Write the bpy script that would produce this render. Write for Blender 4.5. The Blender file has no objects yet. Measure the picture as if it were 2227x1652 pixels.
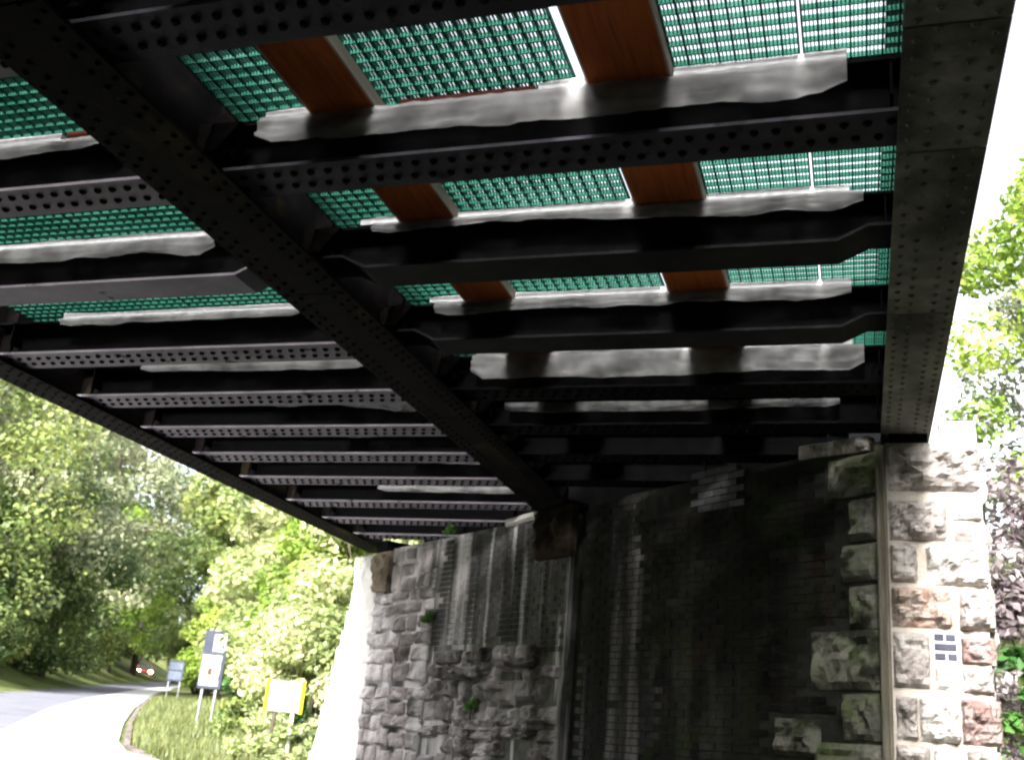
import bpy, math, random
import numpy as np
from mathutils import Vector, Matrix, noise as mnoise

rnd = random.Random(11)
S = bpy.context.scene
COL = S.collection

# ------------------------------------------------------------------ camera
EYE = 1.6
YAW, PIT, ROL = 0.3271663, 0.3341675, 0.0905829
fw = Vector((-math.sin(YAW)*math.cos(PIT), math.cos(YAW)*math.cos(PIT), math.sin(PIT)))
rt = Vector((math.cos(YAW), math.sin(YAW), 0)); up = rt.cross(fw)
r2 = rt*math.cos(ROL) + up*math.sin(ROL); u2 = -rt*math.sin(ROL) + up*math.cos(ROL)
cam = bpy.data.cameras.new('camera'); camo = bpy.data.objects.new('camera', cam); COL.objects.link(camo)
M = Matrix((r2, u2, -fw)).transposed().to_4x4(); M.translation = (0, 0, EYE)
camo.matrix_world = M
cam.sensor_width = 36; cam.sensor_fit = 'HORIZONTAL'; cam.lens = 36*2328.16/2227
cam.clip_start = 0.05; cam.clip_end = 3000
cam.dof.use_dof = True; cam.dof.focus_distance = 8.0; cam.dof.aperture_fstop = 2.4
S.camera = camo

# ------------------------------------------------------------------ sky, sun, exposure
SUN_EL, SUN_AZ = math.radians(31), math.radians(180)      # sun behind the camera, along the girders
w = bpy.data.worlds.new('World'); S.world = w; w.use_nodes = True
nt = w.node_tree; nt.nodes.clear()
sky = nt.nodes.new('ShaderNodeTexSky'); sky.sky_type = 'NISHITA'; sky.sun_disc = False
sky.sun_elevation = SUN_EL; sky.sun_rotation = SUN_AZ; sky.dust_density = 4.0; sky.air_density = 1.0; sky.ozone_density = 1.0
hs = nt.nodes.new('ShaderNodeHueSaturation'); hs.inputs['Saturation'].default_value = 0.25
bg = nt.nodes.new('ShaderNodeBackground'); bg.inputs['Strength'].default_value = 0.15
wo = nt.nodes.new('ShaderNodeOutputWorld')
nt.links.new(sky.outputs[0], hs.inputs['Color']); nt.links.new(hs.outputs[0], bg.inputs['Color']); nt.links.new(bg.outputs[0], wo.inputs[0])
sl = bpy.data.lights.new('sun', 'SUN'); sl.energy = 4.2; sl.angle = math.radians(14); sl.color = (1.0, 0.97, 0.93)
so = bpy.data.objects.new('sun', sl); COL.objects.link(so)
sd = Vector((math.sin(SUN_AZ)*math.cos(SUN_EL), math.cos(SUN_AZ)*math.cos(SUN_EL), math.sin(SUN_EL)))
so.rotation_euler = sd.to_track_quat('Z', 'Y').to_euler(); so.location = (0, -30, 40)
S.view_settings.view_transform = 'Standard'; S.view_settings.look = 'None'
S.view_settings.exposure = 2.3; S.view_settings.gamma = 1.0; S.view_settings.use_curve_mapping = False
S.render.engine = 'CYCLES'
S.cycles.use_denoising = True
S.cycles.max_bounces = 6; S.cycles.diffuse_bounces = 4; S.cycles.transparent_max_bounces = 12
S.cycles.filter_width = 2.3

# ------------------------------------------------------------------ helpers
def tag(o, label=None, cat=None, group=None, kind=None):
    if label: o['label'] = label
    if cat: o['category'] = cat
    if group: o['group'] = group
    if kind: o['kind'] = kind
    return o

def link(name, mesh, parent=None, loc=None, rot=None, scale=None):
    o = bpy.data.objects.new(name, mesh); COL.objects.link(o)
    if parent: o.parent = parent
    if loc is not None: o.location = loc
    if rot is not None: o.rotation_euler = rot
    if scale is not None: o.scale = scale
    return o

def thing(name, label, cat, loc=(0, 0, 0), rotz=0, group=None):
    o = bpy.data.objects.new(name, None); COL.objects.link(o)
    o.location = loc; o.rotation_euler = (0, 0, rotz); o.empty_display_size = 0.2
    return tag(o, label, cat, group)

class MB:
    def __init__(s): s.v = []; s.f = []
    def box(s, x0, x1, y0, y1, z0, z1):
        if x1 < x0: x0, x1 = x1, x0
        if y1 < y0: y0, y1 = y1, y0
        if z1 < z0: z0, z1 = z1, z0
        b = len(s.v)
        s.v += [(x0,y0,z0),(x1,y0,z0),(x1,y1,z0),(x0,y1,z0),(x0,y0,z1),(x1,y0,z1),(x1,y1,z1),(x0,y1,z1)]
        s.f += [tuple(b+i for i in q) for q in ((0,3,2,1),(4,5,6,7),(0,1,5,4),(1,2,6,5),(2,3,7,6),(3,0,4,7))]
        return s
    def prism(s, poly, axis, a0, a1):
        # poly: 2D points (CCW) in the plane normal to axis
        n = len(poly); b = len(s.v)
        for a in (a0, a1):
            for (p, q) in poly:
                s.v.append({'x': (a, p, q), 'y': (p, a, q), 'z': (p, q, a)}[axis])
        s.f.append(tuple(b+i for i in reversed(range(n)))); s.f.append(tuple(b+n+i for i in range(n)))
        for i in range(n): s.f.append((b+i, b+(i+1) % n, b+n+(i+1) % n, b+n+i))
        return s
    def tube(s, pts, radii, n=6):
        pts = [Vector(p) for p in pts]; b = len(s.v)
        for i, p in enumerate(pts):
            t = (pts[min(i+1, len(pts)-1)] - pts[max(i-1, 0)]).normalized()
            a = t.orthogonal().normalized(); c = t.cross(a)
            for k in range(n):
                th = 2*math.pi*k/n
                s.v.append(tuple(p + (a*math.cos(th) + c*math.sin(th))*radii[i]))
        for i in range(len(pts)-1):
            for k in range(n):
                s.f.append((b+i*n+k, b+i*n+(k+1) % n, b+(i+1)*n+(k+1) % n, b+(i+1)*n+k))
        s.f.append(tuple(b+k for k in reversed(range(n)))); s.f.append(tuple(b+(len(pts)-1)*n+k for k in range(n)))
        return s
    def grid(s, fn, nu, nv):
        b = len(s.v)
        for j in range(nv+1):
            for i in range(nu+1): s.v.append(tuple(fn(i/nu, j/nv)))
        for j in range(nv):
            for i in range(nu):
                a = b+j*(nu+1)+i; s.f.append((a, a+1, a+nu+2, a+nu+1))
        return s
    def mesh(s, name, m, smooth=False):
        me = bpy.data.meshes.new(name); me.from_pydata(s.v, [], s.f); me.update()
        if m: me.materials.append(m)
        if smooth: me.polygons.foreach_set('use_smooth', [True]*len(me.polygons))
        return me
    def build(s, name, m, parent=None, smooth=False, **k):
        return link(name, s.mesh(name, m, smooth), parent, **k)

def bevel(o, wd=0.006, seg=2):
    md = o.modifiers.new('bevel', 'BEVEL'); md.width = wd; md.segments = seg; md.limit_method = 'ANGLE'
    return o

# ------------------------------------------------------------------ materials
MATS = {}
def mat(name, cols, scale=4.0, rough=0.8, bump=0.0, bscale=None, stretch=(1, 1, 1), objvar=0.0, spec=0.07, metal=0.0,
        detail=6.0, world=False, extra=None, translucent=0.0, bdist=0.02):
    """cols: list of (pos, rgb) for a noise-driven ramp."""
    m = bpy.data.materials.new(name); m.use_nodes = True; n = m.node_tree.nodes; l = m.node_tree.links
    b = n['Principled BSDF']; b.inputs['Roughness'].default_value = rough; b.inputs['Metallic'].default_value = metal
    b.inputs['Specular IOR Level'].default_value = spec
    if world:
        ge = n.new('ShaderNodeNewGeometry'); vec = ge.outputs['Position']
    else:
        tc = n.new('ShaderNodeTexCoord'); vec = tc.outputs['Object']
    oi = n.new('ShaderNodeObjectInfo')
    mp = n.new('ShaderNodeMapping'); mp.inputs['Scale'].default_value = stretch; l.new(vec, mp.inputs['Vector'])
    if not world:
        ad = n.new('ShaderNodeVectorMath'); ad.operation = 'ADD'
        cb = n.new('ShaderNodeCombineXYZ'); mu = n.new('ShaderNodeMath'); mu.operation = 'MULTIPLY'; mu.inputs[1].default_value = 57.0
        l.new(oi.outputs['Random'], mu.inputs[0]); l.new(mu.outputs[0], cb.inputs[0]); l.new(mu.outputs[0], cb.inputs[2])
        l.new(mp.outputs[0], ad.inputs[0]); l.new(cb.outputs[0], ad.inputs[1]); vv = ad.outputs[0]
    else:
        vv = mp.outputs[0]
    nz = n.new('ShaderNodeTexNoise'); nz.inputs['Scale'].default_value = scale; nz.inputs['Detail'].default_value = detail
    nz.inputs['Roughness'].default_value = 0.62
    l.new(vv, nz.inputs['Vector'])
    cr = n.new('ShaderNodeValToRGB'); l.new(nz.outputs['Fac'], cr.inputs['Fac'])
    els = cr.color_ramp.elements
    while len(els) < len(cols): els.new(0.5)
    for e, (p, c) in zip(els, cols): e.position = p; e.color = (*c, 1)
    out = cr.outputs[0]
    if objvar:
        hv = n.new('ShaderNodeHueSaturation')
        mr = n.new('ShaderNodeMapRange'); mr.inputs['To Min'].default_value = 1-objvar; mr.inputs['To Max'].default_value = 1+objvar
        l.new(oi.outputs['Random'], mr.inputs['Value']); l.new(mr.outputs[0], hv.inputs['Value']); l.new(out, hv.inputs['Color']); out = hv.outputs[0]
    m['_'] = 0
    if extra: out = extra(n, l, vv, out)
    l.new(out, b.inputs['Base Color'])
    if bump:
        nb = n.new('ShaderNodeTexNoise'); nb.inputs['Scale'].default_value = bscale or scale*5; nb.inputs['Detail'].default_value = 8
        l.new(vv, nb.inputs['Vector'])
        bp = n.new('ShaderNodeBump'); bp.inputs['Strength'].default_value = bump; bp.inputs['Distance'].default_value = bdist
        l.new(nb.outputs['Fac'], bp.inputs['Height']); l.new(bp.outputs[0], b.inputs['Normal'])
    if translucent:
        tr = n.new('ShaderNodeBsdfTranslucent'); l.new(out, tr.inputs['Color'])
        mx = n.new('ShaderNodeMixShader'); mx.inputs[0].default_value = translucent
        l.new(b.outputs[0], mx.inputs[1]); l.new(tr.outputs[0], mx.inputs[2])
        l.new(mx.outputs[0], n['Material Output'].inputs[0])
    MATS[name] = m
    return m

def mixin(color, lo, hi, scale, stretch, amount=1.0):
    """a second stain layer: vertical streaks, moss, lime ..."""
    def fn(n, l, vv, out):
        mp = n.new('ShaderNodeMapping'); mp.inputs['Scale'].default_value = stretch; l.new(vv, mp.inputs['Vector'])
        nz = n.new('ShaderNodeTexNoise'); nz.inputs['Scale'].default_value = scale; nz.inputs['Detail'].default_value = 5
        l.new(mp.outputs[0], nz.inputs['Vector'])
        mr = n.new('ShaderNodeMapRange'); mr.inputs['From Min'].default_value = lo; mr.inputs['From Max'].default_value = hi
        mr.inputs['To Max'].default_value = amount
        l.new(nz.outputs['Fac'], mr.inputs['Value'])
        mx = n.new('ShaderNodeMix'); mx.data_type = 'RGBA'; l.new(mr.outputs[0], mx.inputs['Factor'])
        l.new(out, mx.inputs['A']); mx.inputs['B'].default_value = (*color, 1)
        return mx.outputs['Result']
    return fn
def chain(*fs):
    def fn(n, l, vv, out):
        for f in fs: out = f(n, l, vv, out)
        return out
    return fn

girder_m = mat('girder_paint', [(0.3, (0.0025, 0.002, 0.002)), (0.55, (0.006, 0.0048, 0.0045)), (0.75, (0.015, 0.009, 0.007))], 5, 0.85, 0.25, 40, spec=0.04,
               extra=chain(mixin((0.05, 0.042, 0.016), 0.60, 0.78, 2.3, (1, 0.6, 1), 0.8), mixin((0.045, 0.02, 0.012), 0.66, 0.8, 6, (1, 1, 1), 0.6)))
girder3_m = mat('girder_grey_paint', [(0.3, (0.09, 0.09, 0.084)), (0.55, (0.18, 0.18, 0.16)), (0.75, (0.28, 0.265, 0.22))], 4, 0.8, 0.3, 30, spec=0.08,
               extra=chain(mixin((0.008, 0.007, 0.008), 0.48, 0.66, 1.6, (1, 0.5, 1), 0.8), mixin((0.15, 0.14, 0.09), 0.62, 0.75, 7, (1, 0.4, 1), 0.5)))
black_m = mat('black_paint', [(0.35, (0.0025, 0.0025, 0.003)), (0.7, (0.006, 0.006, 0.007))], 6, 0.8, 0.2, 40, spec=0.05)
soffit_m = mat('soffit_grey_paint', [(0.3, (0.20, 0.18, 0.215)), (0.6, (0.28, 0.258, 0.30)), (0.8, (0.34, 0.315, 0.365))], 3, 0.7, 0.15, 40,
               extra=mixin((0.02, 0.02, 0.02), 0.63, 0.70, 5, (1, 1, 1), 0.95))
soffit_r_m = mat('soffit_shaded_paint', [(0.3, (0.036, 0.033, 0.042)), (0.6, (0.062, 0.057, 0.071)), (0.8, (0.09, 0.083, 0.10))], 3, 0.7, 0.15, 40,
               extra=mixin((0.015, 0.015, 0.015), 0.58, 0.68, 5, (1, 1, 1), 0.95))  # right-bay shade put into the paint colour, random blotches on top
soffit_k_m = mat('soffit_deep_shade', [(0.3, (0.010, 0.010, 0.011)), (0.6, (0.022, 0.021, 0.024)), (0.8, (0.035, 0.034, 0.037))], 3, 0.8, 0.15, 40, spec=0.08)  # deeper right-bay shade put into the colour
rivet_m = mat('rivet_black', [(0.4, (0.004, 0.004, 0.0045)), (0.6, (0.009, 0.008, 0.008))], 10, 0.8, spec=0.05)
grating_m = mat('green_grating', [(0.35, (0.010, 0.075, 0.050)), (0.6, (0.024, 0.118, 0.084)), (0.8, (0.07, 0.175, 0.145))], 3.0, 0.75, spec=0.08, world=True, translucent=0.35)
timber_m = mat('timber', [(0.3, (0.38, 0.092, 0.026)), (0.55, (0.58, 0.15, 0.042)), (0.75, (0.70, 0.22, 0.075))], 3, 0.85, 0.2, 30, spec=0.1, stretch=(8, 0.5, 8),
               extra=mixin((0.15, 0.038, 0.015), 0.58, 0.75, 3, (1, 1, 1), 0.8))
timber_side_m = mat('timber_lit_edge', [(0.3, (0.55, 0.45, 0.38)), (0.7, (0.72, 0.62, 0.55))], 4, 0.8, 0.1, 30, stretch=(8, 0.5, 8))  # light falling on the timber sides, put into a pale colour
redwood_m = mat('packing_red', [(0.3, (0.05, 0.012, 0.01)), (0.7, (0.10, 0.03, 0.02))], 4, 0.8)

def polythene_mat(name='polythene', c0=0.50, c1=0.80, tc_=0.85):
    m = bpy.data.materials.new(name); m.use_nodes = True; n = m.node_tree.nodes; l = m.node_tree.links
    b = n['Principled BSDF']; b.inputs['Roughness'].default_value = 0.5; b.inputs['Specular IOR Level'].default_value = 0.25
    tc = n.new('ShaderNodeTexCoord'); nz = n.new('ShaderNodeTexNoise'); nz.inputs['Scale'].default_value = 9; nz.inputs['Detail'].default_value = 5
    l.new(tc.outputs['Object'], nz.inputs['Vector'])
    cr = n.new('ShaderNodeValToRGB'); cr.color_ramp.elements[0].color = (c0, c0, c0, 1); cr.color_ramp.elements[1].color = (c1, c1, c1*1.02, 1)
    cr.color_ramp.elements[0].position = .35; cr.color_ramp.elements[1].position = .7
    l.new(nz.outputs['Fac'], cr.inputs['Fac']); l.new(cr.outputs[0], b.inputs['Base Color'])
    tr = n.new('ShaderNodeBsdfTranslucent'); tr.inputs['Color'].default_value = (tc_, tc_, tc_, 1)
    tp = n.new('ShaderNodeBsdfTransparent')
    m1 = n.new('ShaderNodeMixShader'); m1.inputs[0].default_value = 0.6; l.new(b.outputs[0], m1.inputs[1]); l.new(tr.outputs[0], m1.inputs[2])
    m2 = n.new('ShaderNodeMixShader')
    nz2 = n.new('ShaderNodeTexNoise'); nz2.inputs['Scale'].default_value = 3.5; l.new(tc.outputs['Object'], nz2.inputs['Vector'])
    mr = n.new('ShaderNodeMapRange'); mr.inputs['From Min'].default_value = .4; mr.inputs['From Max'].default_value = .7; mr.inputs['To Min'].default_value = .08; mr.inputs['To Max'].default_value = .65
    l.new(nz2.outputs['Fac'], mr.inputs['Value']); l.new(mr.outputs[0], m2.inputs[0])
    l.new(m1.outputs[0], m2.inputs[1]); l.new(tp.outputs[0], m2.inputs[2]); l.new(m2.outputs[0], n['Material Output'].inputs[0])
    return m
poly_m = polythene_mat()
poly_dull_m = polythene_mat('shaded_polythene', 0.10, 0.42, 0.35)  # same sheeting in lower light, darkened in its colour

lime = chain(mixin((0.56, 0.53, 0.555), 0.49, 0.62, 1.5, (1.9, 1.9, 0.10), 0.9), mixin((0.66, 0.64, 0.66), 0.56, 0.66, 2.2, (3.4, 3.4, 0.25), 0.7))
soot = mixin((0.018, 0.018, 0.016), 0.52, 0.68, 1.3, (1.6, 1.6, 0.35), 0.9)
moss = mixin((0.022, 0.034, 0.010), 0.56, 0.74, 2.6, (1, 1, 0.7), 0.65)
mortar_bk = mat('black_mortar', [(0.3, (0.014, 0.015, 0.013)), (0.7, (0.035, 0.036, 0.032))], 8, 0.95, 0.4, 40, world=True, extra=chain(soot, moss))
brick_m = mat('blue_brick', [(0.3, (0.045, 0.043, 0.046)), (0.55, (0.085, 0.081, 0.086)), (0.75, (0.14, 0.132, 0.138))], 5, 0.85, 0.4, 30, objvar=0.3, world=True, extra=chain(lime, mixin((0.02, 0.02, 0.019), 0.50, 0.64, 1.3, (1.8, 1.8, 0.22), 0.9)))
dkbrick_m = mat('shaded_sooty_brick', [(0.3, (0.004, 0.004, 0.0045)), (0.55, (0.009, 0.0085, 0.008)), (0.75, (0.017, 0.0155, 0.014))], 5, 0.85, 0.4, 30, objvar=0.35, world=True,
                extra=chain(mixin((0.075, 0.073, 0.068), 0.56, 0.74, 1.2, (1.3, 1.3, 0.25), 0.75), mixin((0.045, 0.045, 0.042), 0.58, 0.7, 4, (1, 1, 0.6), 0.6), mixin((0.028, 0.016, 0.010), 0.6, 0.7, 1.5, (1, 1, 1), 0.7), soot, moss))  # right end's shade in the base colour, soot and moss stains over it
stained_brick_m = mat('stained_brick', [(0.3, (0.02, 0.02, 0.021)), (0.55, (0.04, 0.038, 0.04)), (0.75, (0.07, 0.066, 0.068))], 5, 0.85, 0.4, 30, objvar=0.3, world=True,
                extra=chain(mixin((0.30, 0.285, 0.29), 0.50, 0.70, 1.5, (1.9, 1.9, 0.12), 0.85), mixin((0.012, 0.012, 0.011), 0.48, 0.64, 1.3, (1.8, 1.8, 0.25), 0.9)))
mortar_dk = mat('sooty_mortar', [(0.3, (0.07, 0.072, 0.066)), (0.7, (0.14, 0.14, 0.13))], 8, 0.95, 0.4, 40, world=True, extra=chain(lime, soot, moss))
stone_dk = mat('sooty_stone', [(0.3, (0.075, 0.068, 0.066)), (0.52, (0.145, 0.13, 0.128)), (0.75, (0.25, 0.225, 0.222))], 3.2, 0.95, 0.8, 14, objvar=0.3, world=True,
               extra=chain(mixin((0.55, 0.52, 0.54), 0.50, 0.70, 1.5, (1.6, 1.6, 0.16), 0.8), mixin((0.015, 0.015, 0.014), 0.50, 0.64, 1.5, (1.5, 1.5, 0.5), 0.85)), bdist=0.03)
stone_lit = mat('lit_pinkish_stone', [(0.3, (0.17, 0.15, 0.15)), (0.52, (0.30, 0.268, 0.272)), (0.75, (0.45, 0.41, 0.42))], 3.2, 0.95, 0.8, 14, objvar=0.25, world=True,
               extra=chain(mixin((0.68, 0.65, 0.67), 0.46, 0.66, 1.5, (1.6, 1.6, 0.16), 0.8), mixin((0.05, 0.045, 0.045), 0.58, 0.7, 1.8, (1.5, 1.5, 0.6), 0.8)), bdist=0.03)  # light reaching the left wall end, put into a lighter stone colour
stone_gn = mat('mossy_stone', [(0.3, (0.07, 0.07, 0.055)), (0.52, (0.15, 0.148, 0.125)), (0.75, (0.27, 0.26, 0.23))], 4, 0.95, 0.9, 16, objvar=0.2, world=True,
               extra=chain(mixin((0.055, 0.08, 0.022), 0.46, 0.66, 4, (1, 1, 1), 0.85), mixin((0.015, 0.016, 0.012), 0.52, 0.62, 3, (1, 1, 1), 0.9)), bdist=0.03)
def stone_col(name, a, b, c, stain, lo=0.52):
    return mat(name, [(0.3, a), (0.52, b), (0.75, c)], 6, 0.92, 1.0, 22, objvar=0.12, extra=chain(mixin(stain, lo, lo+0.16, 5, (1, 1, 1), 0.85), mixin((0.11, 0.10, 0.10), 0.57, 0.72, 9, (1, 1, 1), 0.7)), bdist=0.03)
stone_gr = stone_col('pilaster_grey_stone', (0.22, 0.20, 0.19), (0.34, 0.31, 0.29), (0.50, 0.47, 0.44), (0.20, 0.17, 0.16))
stone_or = stone_col('pilaster_orange_stone', (0.30, 0.20, 0.16), (0.44, 0.36, 0.31), (0.56, 0.50, 0.46), (0.32, 0.17, 0.115), 0.53)
stone_rd = stone_col('pilaster_red_stone', (0.19, 0.14, 0.13), (0.27, 0.20, 0.185), (0.40, 0.36, 0.345), (0.20, 0.115, 0.10), 0.5)
stone_wh = stone_col('pilaster_white_stone', (0.36, 0.34, 0.32), (0.50, 0.48, 0.46), (0.64, 0.63, 0.61), (0.27, 0.25, 0.235), 0.55)
mortar_lt = mat('cream_mortar', [(0.3, (0.36, 0.325, 0.275)), (0.7, (0.54, 0.50, 0.45))], 7, 0.95, 0.5, 40, extra=mixin((0.25, 0.22, 0.17), 0.55, 0.75, 3, (1, 1, 1), 0.7))
margin_m = mat('grimy_margin', [(0.3, (0.075, 0.07, 0.055)), (0.7, (0.19, 0.17, 0.135))], 6, 0.95, 0.5, 40, stretch=(1, 1, 0.4), extra=mixin((0.06, 0.065, 0.035), 0.5, 0.7, 3, (1, 1, 1), 0.8))
wing_m = mat('lit_white_stone', [(0.3, (0.62, 0.59, 0.58)), (0.7, (0.80, 0.78, 0.77))], 3, 0.9, 0.5, 18, objvar=0.08, extra=mixin((0.30, 0.27, 0.28), 0.66, 0.73, 3.5, (1, 1, 1), 0.8))  # full sun on the wing wall put into a near-white base
corbel_m = mat('corbel_stone', [(0.3, (0.16, 0.12, 0.085)), (0.7, (0.36, 0.31, 0.25))], 7, 0.9, 0.6, 20, extra=mixin((0.05, 0.04, 0.03), 0.52, 0.65, 6, (1, 1, 1), 0.8))
bearing_m = mat('bearing_stone', [(0.3, (0.018, 0.014, 0.011)), (0.7, (0.05, 0.036, 0.025))], 5, 0.9, 0.6, 20)
road_m = mat('asphalt', [(0.3, (0.105, 0.105, 0.125)), (0.7, (0.15, 0.15, 0.175))], 0.6, 0.85, 0.2, 60, world=True)
tar_m = mat('shaded_tarmac', [(0.3, (0.022, 0.022, 0.023)), (0.7, (0.038, 0.038, 0.04))], 0.6, 0.9, 0.2, 60, world=True)  # shade under the bridge put into a darker road colour
glare_m = mat('glare_pale_road', [(0.3, (0.40, 0.395, 0.39)), (0.7, (0.47, 0.465, 0.46))], 0.5, 0.85, 0.15, 30, world=True)  # sun glare on the road put into a pale base colour
ground_m = mat('earth_and_grass', [(0.3, (0.05, 0.065, 0.02)), (0.52, (0.085, 0.105, 0.035)), (0.75, (0.14, 0.11, 0.07))], 0.7, 0.95, 0.6, 8, world=True)
soil_m = mat('dark_soil', [(0.3, (0.045, 0.032, 0.028)), (0.7, (0.11, 0.085, 0.075))], 1.5, 0.95, 0.6, 10, world=True)
bark_m = mat('bark', [(0.3, (0.035, 0.030, 0.024)), (0.7, (0.09, 0.078, 0.06))], 3, 0.95, 0.6, 12, stretch=(3, 3, 0.6))
pale_bark_m = mat('pale_bark', [(0.3, (0.42, 0.40, 0.34)), (0.7, (0.60, 0.57, 0.50))], 5, 0.9, 0.3, 20)
steel_m = mat('galvanised', [(0.3, (0.30, 0.31, 0.32)), (0.7, (0.42, 0.43, 0.44))], 8, 0.5, metal=0.4)

def leaf_mat(name, c0, c1, c2, trans=0.4, gloss=0.45):
    m = bpy.data.materials.new(name); m.use_nodes = True; n = m.node_tree.nodes; l = m.node_tree.links
    b = n['Principled BSDF']; b.inputs['Roughness'].default_value = gloss; b.inputs['Specular IOR Level'].default_value = 0.35
    at = n.new('ShaderNodeAttribute'); at.attribute_name = 'tint'
    cr = n.new('ShaderNodeValToRGB'); e = cr.color_ramp.elements
    e[0].position = 0.0; e[0].color = (*c0, 1); e[1].position = 1.0; e[1].color = (*c2, 1); x = e.new(0.55); x.color = (*c1, 1)
    l.new(at.outputs['Fac'], cr.inputs['Fac']); l.new(cr.outputs[0], b.inputs['Base Color'])
    tr = n.new('ShaderNodeBsdfTranslucent'); l.new(cr.outputs[0], tr.inputs['Color'])
    mx = n.new('ShaderNodeMixShader'); mx.inputs[0].default_value = trans
    l.new(b.outputs[0], mx.inputs[1]); l.new(tr.outputs[0], mx.inputs[2]); l.new(mx.outputs[0], n['Material Output'].inputs[0])
    return m
leaf_dark = leaf_mat('leaf_dark', (0.044, 0.080, 0.024), (0.100, 0.150, 0.050), (0.213, 0.250, 0.077))
leaf_mid = leaf_mat('leaf_mid', (0.075, 0.120, 0.035), (0.169, 0.220, 0.066), (0.350, 0.370, 0.110))
leaf_grey = leaf_mat('leaf_grey', (0.125, 0.155, 0.088), (0.237, 0.265, 0.154), (0.438, 0.420, 0.264))
leaf_lime = leaf_mat('leaf_lime', (0.1, 0.17, 0.03), (0.22, 0.33, 0.05), (0.41, 0.48, 0.11))
leaf_pale = leaf_mat('leaf_pale', (0.150, 0.200, 0.066), (0.325, 0.385, 0.154), (0.625, 0.590, 0.363))
leaf_ivy = leaf_mat('leaf_ivy', (0.03, 0.10, 0.02), (0.09, 0.22, 0.05), (0.30, 0.40, 0.16), gloss=0.3)
leaf_purple = leaf_mat('leaf_purple', (0.09, 0.07, 0.075), (0.22, 0.18, 0.19), (0.45, 0.42, 0.4))
grass_m = leaf_mat('grass_blades', (0.065, 0.085, 0.025), (0.125, 0.15, 0.05), (0.25, 0.245, 0.11), 0.3)

# ------------------------------------------------------------------ terrain and road
UX, UY = -0.581, 0.814
def base_z(x, y):
    s = x*UX + y*UY
    return 0.047*max(0.0, min(s, 260)-4)
VERGE = [(-130, 199), (-86, 130), (-59, 88.3), (-37.4, 53.4), (-26.2, 36.6), (-19.84, 27.45), (-14.94, 20.7), (-12.9, 18.6), (-8.9, 17.35), (0.3, 10.1), (1.3, 10.2), (9, 6), (40, -18)]
LEFT = [(-150, 215), (-85.9, 128.5), (-63.2, 88.2), (-48.4, 62.1), (-39, 46.5), (-34.5, 38.5), (-28, 27), (-18, 11.5), (-10, 3.2), (0, -4.9), (30, -29)]
def sdist(P, x, y):
    best = 1e9; sg = 1
    for (ax, ay), (bx, by) in zip(P[:-1], P[1:]):
        dx, dy = bx-ax, by-ay; L2 = dx*dx+dy*dy
        t = max(0, min(1, ((x-ax)*dx+(y-ay)*dy)/L2)); qx, qy = ax+t*dx-x, ay+t*dy-y
        d = qx*qx+qy*qy
        if d < best - 1e-9:
            best = d; sg = 1 if (dx*(y-ay)-dy*(x-ax)) > 0 else -1
    return math.sqrt(best)*sg          # positive: left of the travel direction
def ground_z(x, y):
    z = base_z(x, y)
    q = sdist(VERGE, x, y)              # VERGE runs towards us, so its left is the bank on our right
    if q > 0: z += 0.05*min(q, 3) + min(9.0, 0.42*max(0, q-4.5))
    p = -sdist(LEFT, x, y)
    if p > 0: z += min(26, 0.5*max(0, p-0.5))
    return z
def mkground():
    xs = sorted(set([-900, -600, -400, -300, -230, -190] + [round(-160+i*1.75, 2) for i in range(108)] + [30, 36, 44, 55, 70, 100, 160, 260, 500, 900]))
    ys = sorted(set([-900, -500, -250, -120, -80, -60, -48] + [round(-40+i*1.75, 2) for i in range(130)] + [192, 205, 230, 270, 340, 450, 650, 900]))
    mb = MB(); nx = len(xs)
    for y in ys:
        for x in xs:
            r = math.hypot(x, y)
            mb.v.append((x, y, ground_z(x, y) + 0.10*mnoise.noise((x*0.4, y*0.4, 0))*(1 if abs(sdist(VERGE, x, y)) > 1.5 and sdist(VERGE, x, y) > 0 else 0)))
    for j in range(len(ys)-1):
        for i in range(nx-1):
            a = j*nx+i; mb.f.append((a, a+1, a+nx+1, a+nx))
    return tag(mb.build('ground', ground_m, smooth=True), kind='structure')
mkground()

def strip(name, A, B, m, dz, steps=40, kind='structure'):
    """sheet between two polylines that run side by side"""
    def samp(P, t):
        L = [0]
        for a, b in zip(P[:-1], P[1:]): L.append(L[-1]+math.dist(a, b))
        d = t*L[-1]
        for i in range(len(P)-1):
            if d <= L[i+1] or i == len(P)-2:
                k = (d-L[i])/(L[i+1]-L[i]); return (P[i][0]+(P[i+1][0]-P[i][0])*k, P[i][1]+(P[i+1][1]-P[i][1])*k)
    mb = MB()
    def fn(a, b):
        p = samp(A, b); q = samp(B, b); x = p[0]+(q[0]-p[0])*a; y = p[1]+(q[1]-p[1])*a
        return (x, y, base_z(x, y)+dz)
    mb.grid(fn, 6, steps)
    return tag(mb.build(name, m, smooth=True), kind=kind)
RIGHT = [(-129, 198), (-85.7, 129), (-58.9, 88.2), (-37.5, 53.3), (-26.35, 36.5), (-20.0, 27.35), (-15.1, 20.6), (-13.1, 18.4), (-9.0, 17.0), (0.2, 9.6), (9, 3.2), (38, -19)]
MID = [(-131, 197), (-88, 128), (-61.6, 92.4), (-44.4, 61.6), (-30.9, 39.3), (-24.5, 29.5), (-20.4, 23.8), (-17.9, 20.3), (-14.6, 16.2), (-3, 7.3), (6, 0.5), (36, -22)]
strip('road', MID[:9]+[(-12.2, 14.0)], [(-149, 214), (-85.9, 128.4), (-63.2, 88.1), (-48.4, 62), (-39, 46.4), (-34.5, 38.4), (-28, 27), (-18, 11.6)], road_m, 0.035, 80)
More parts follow.
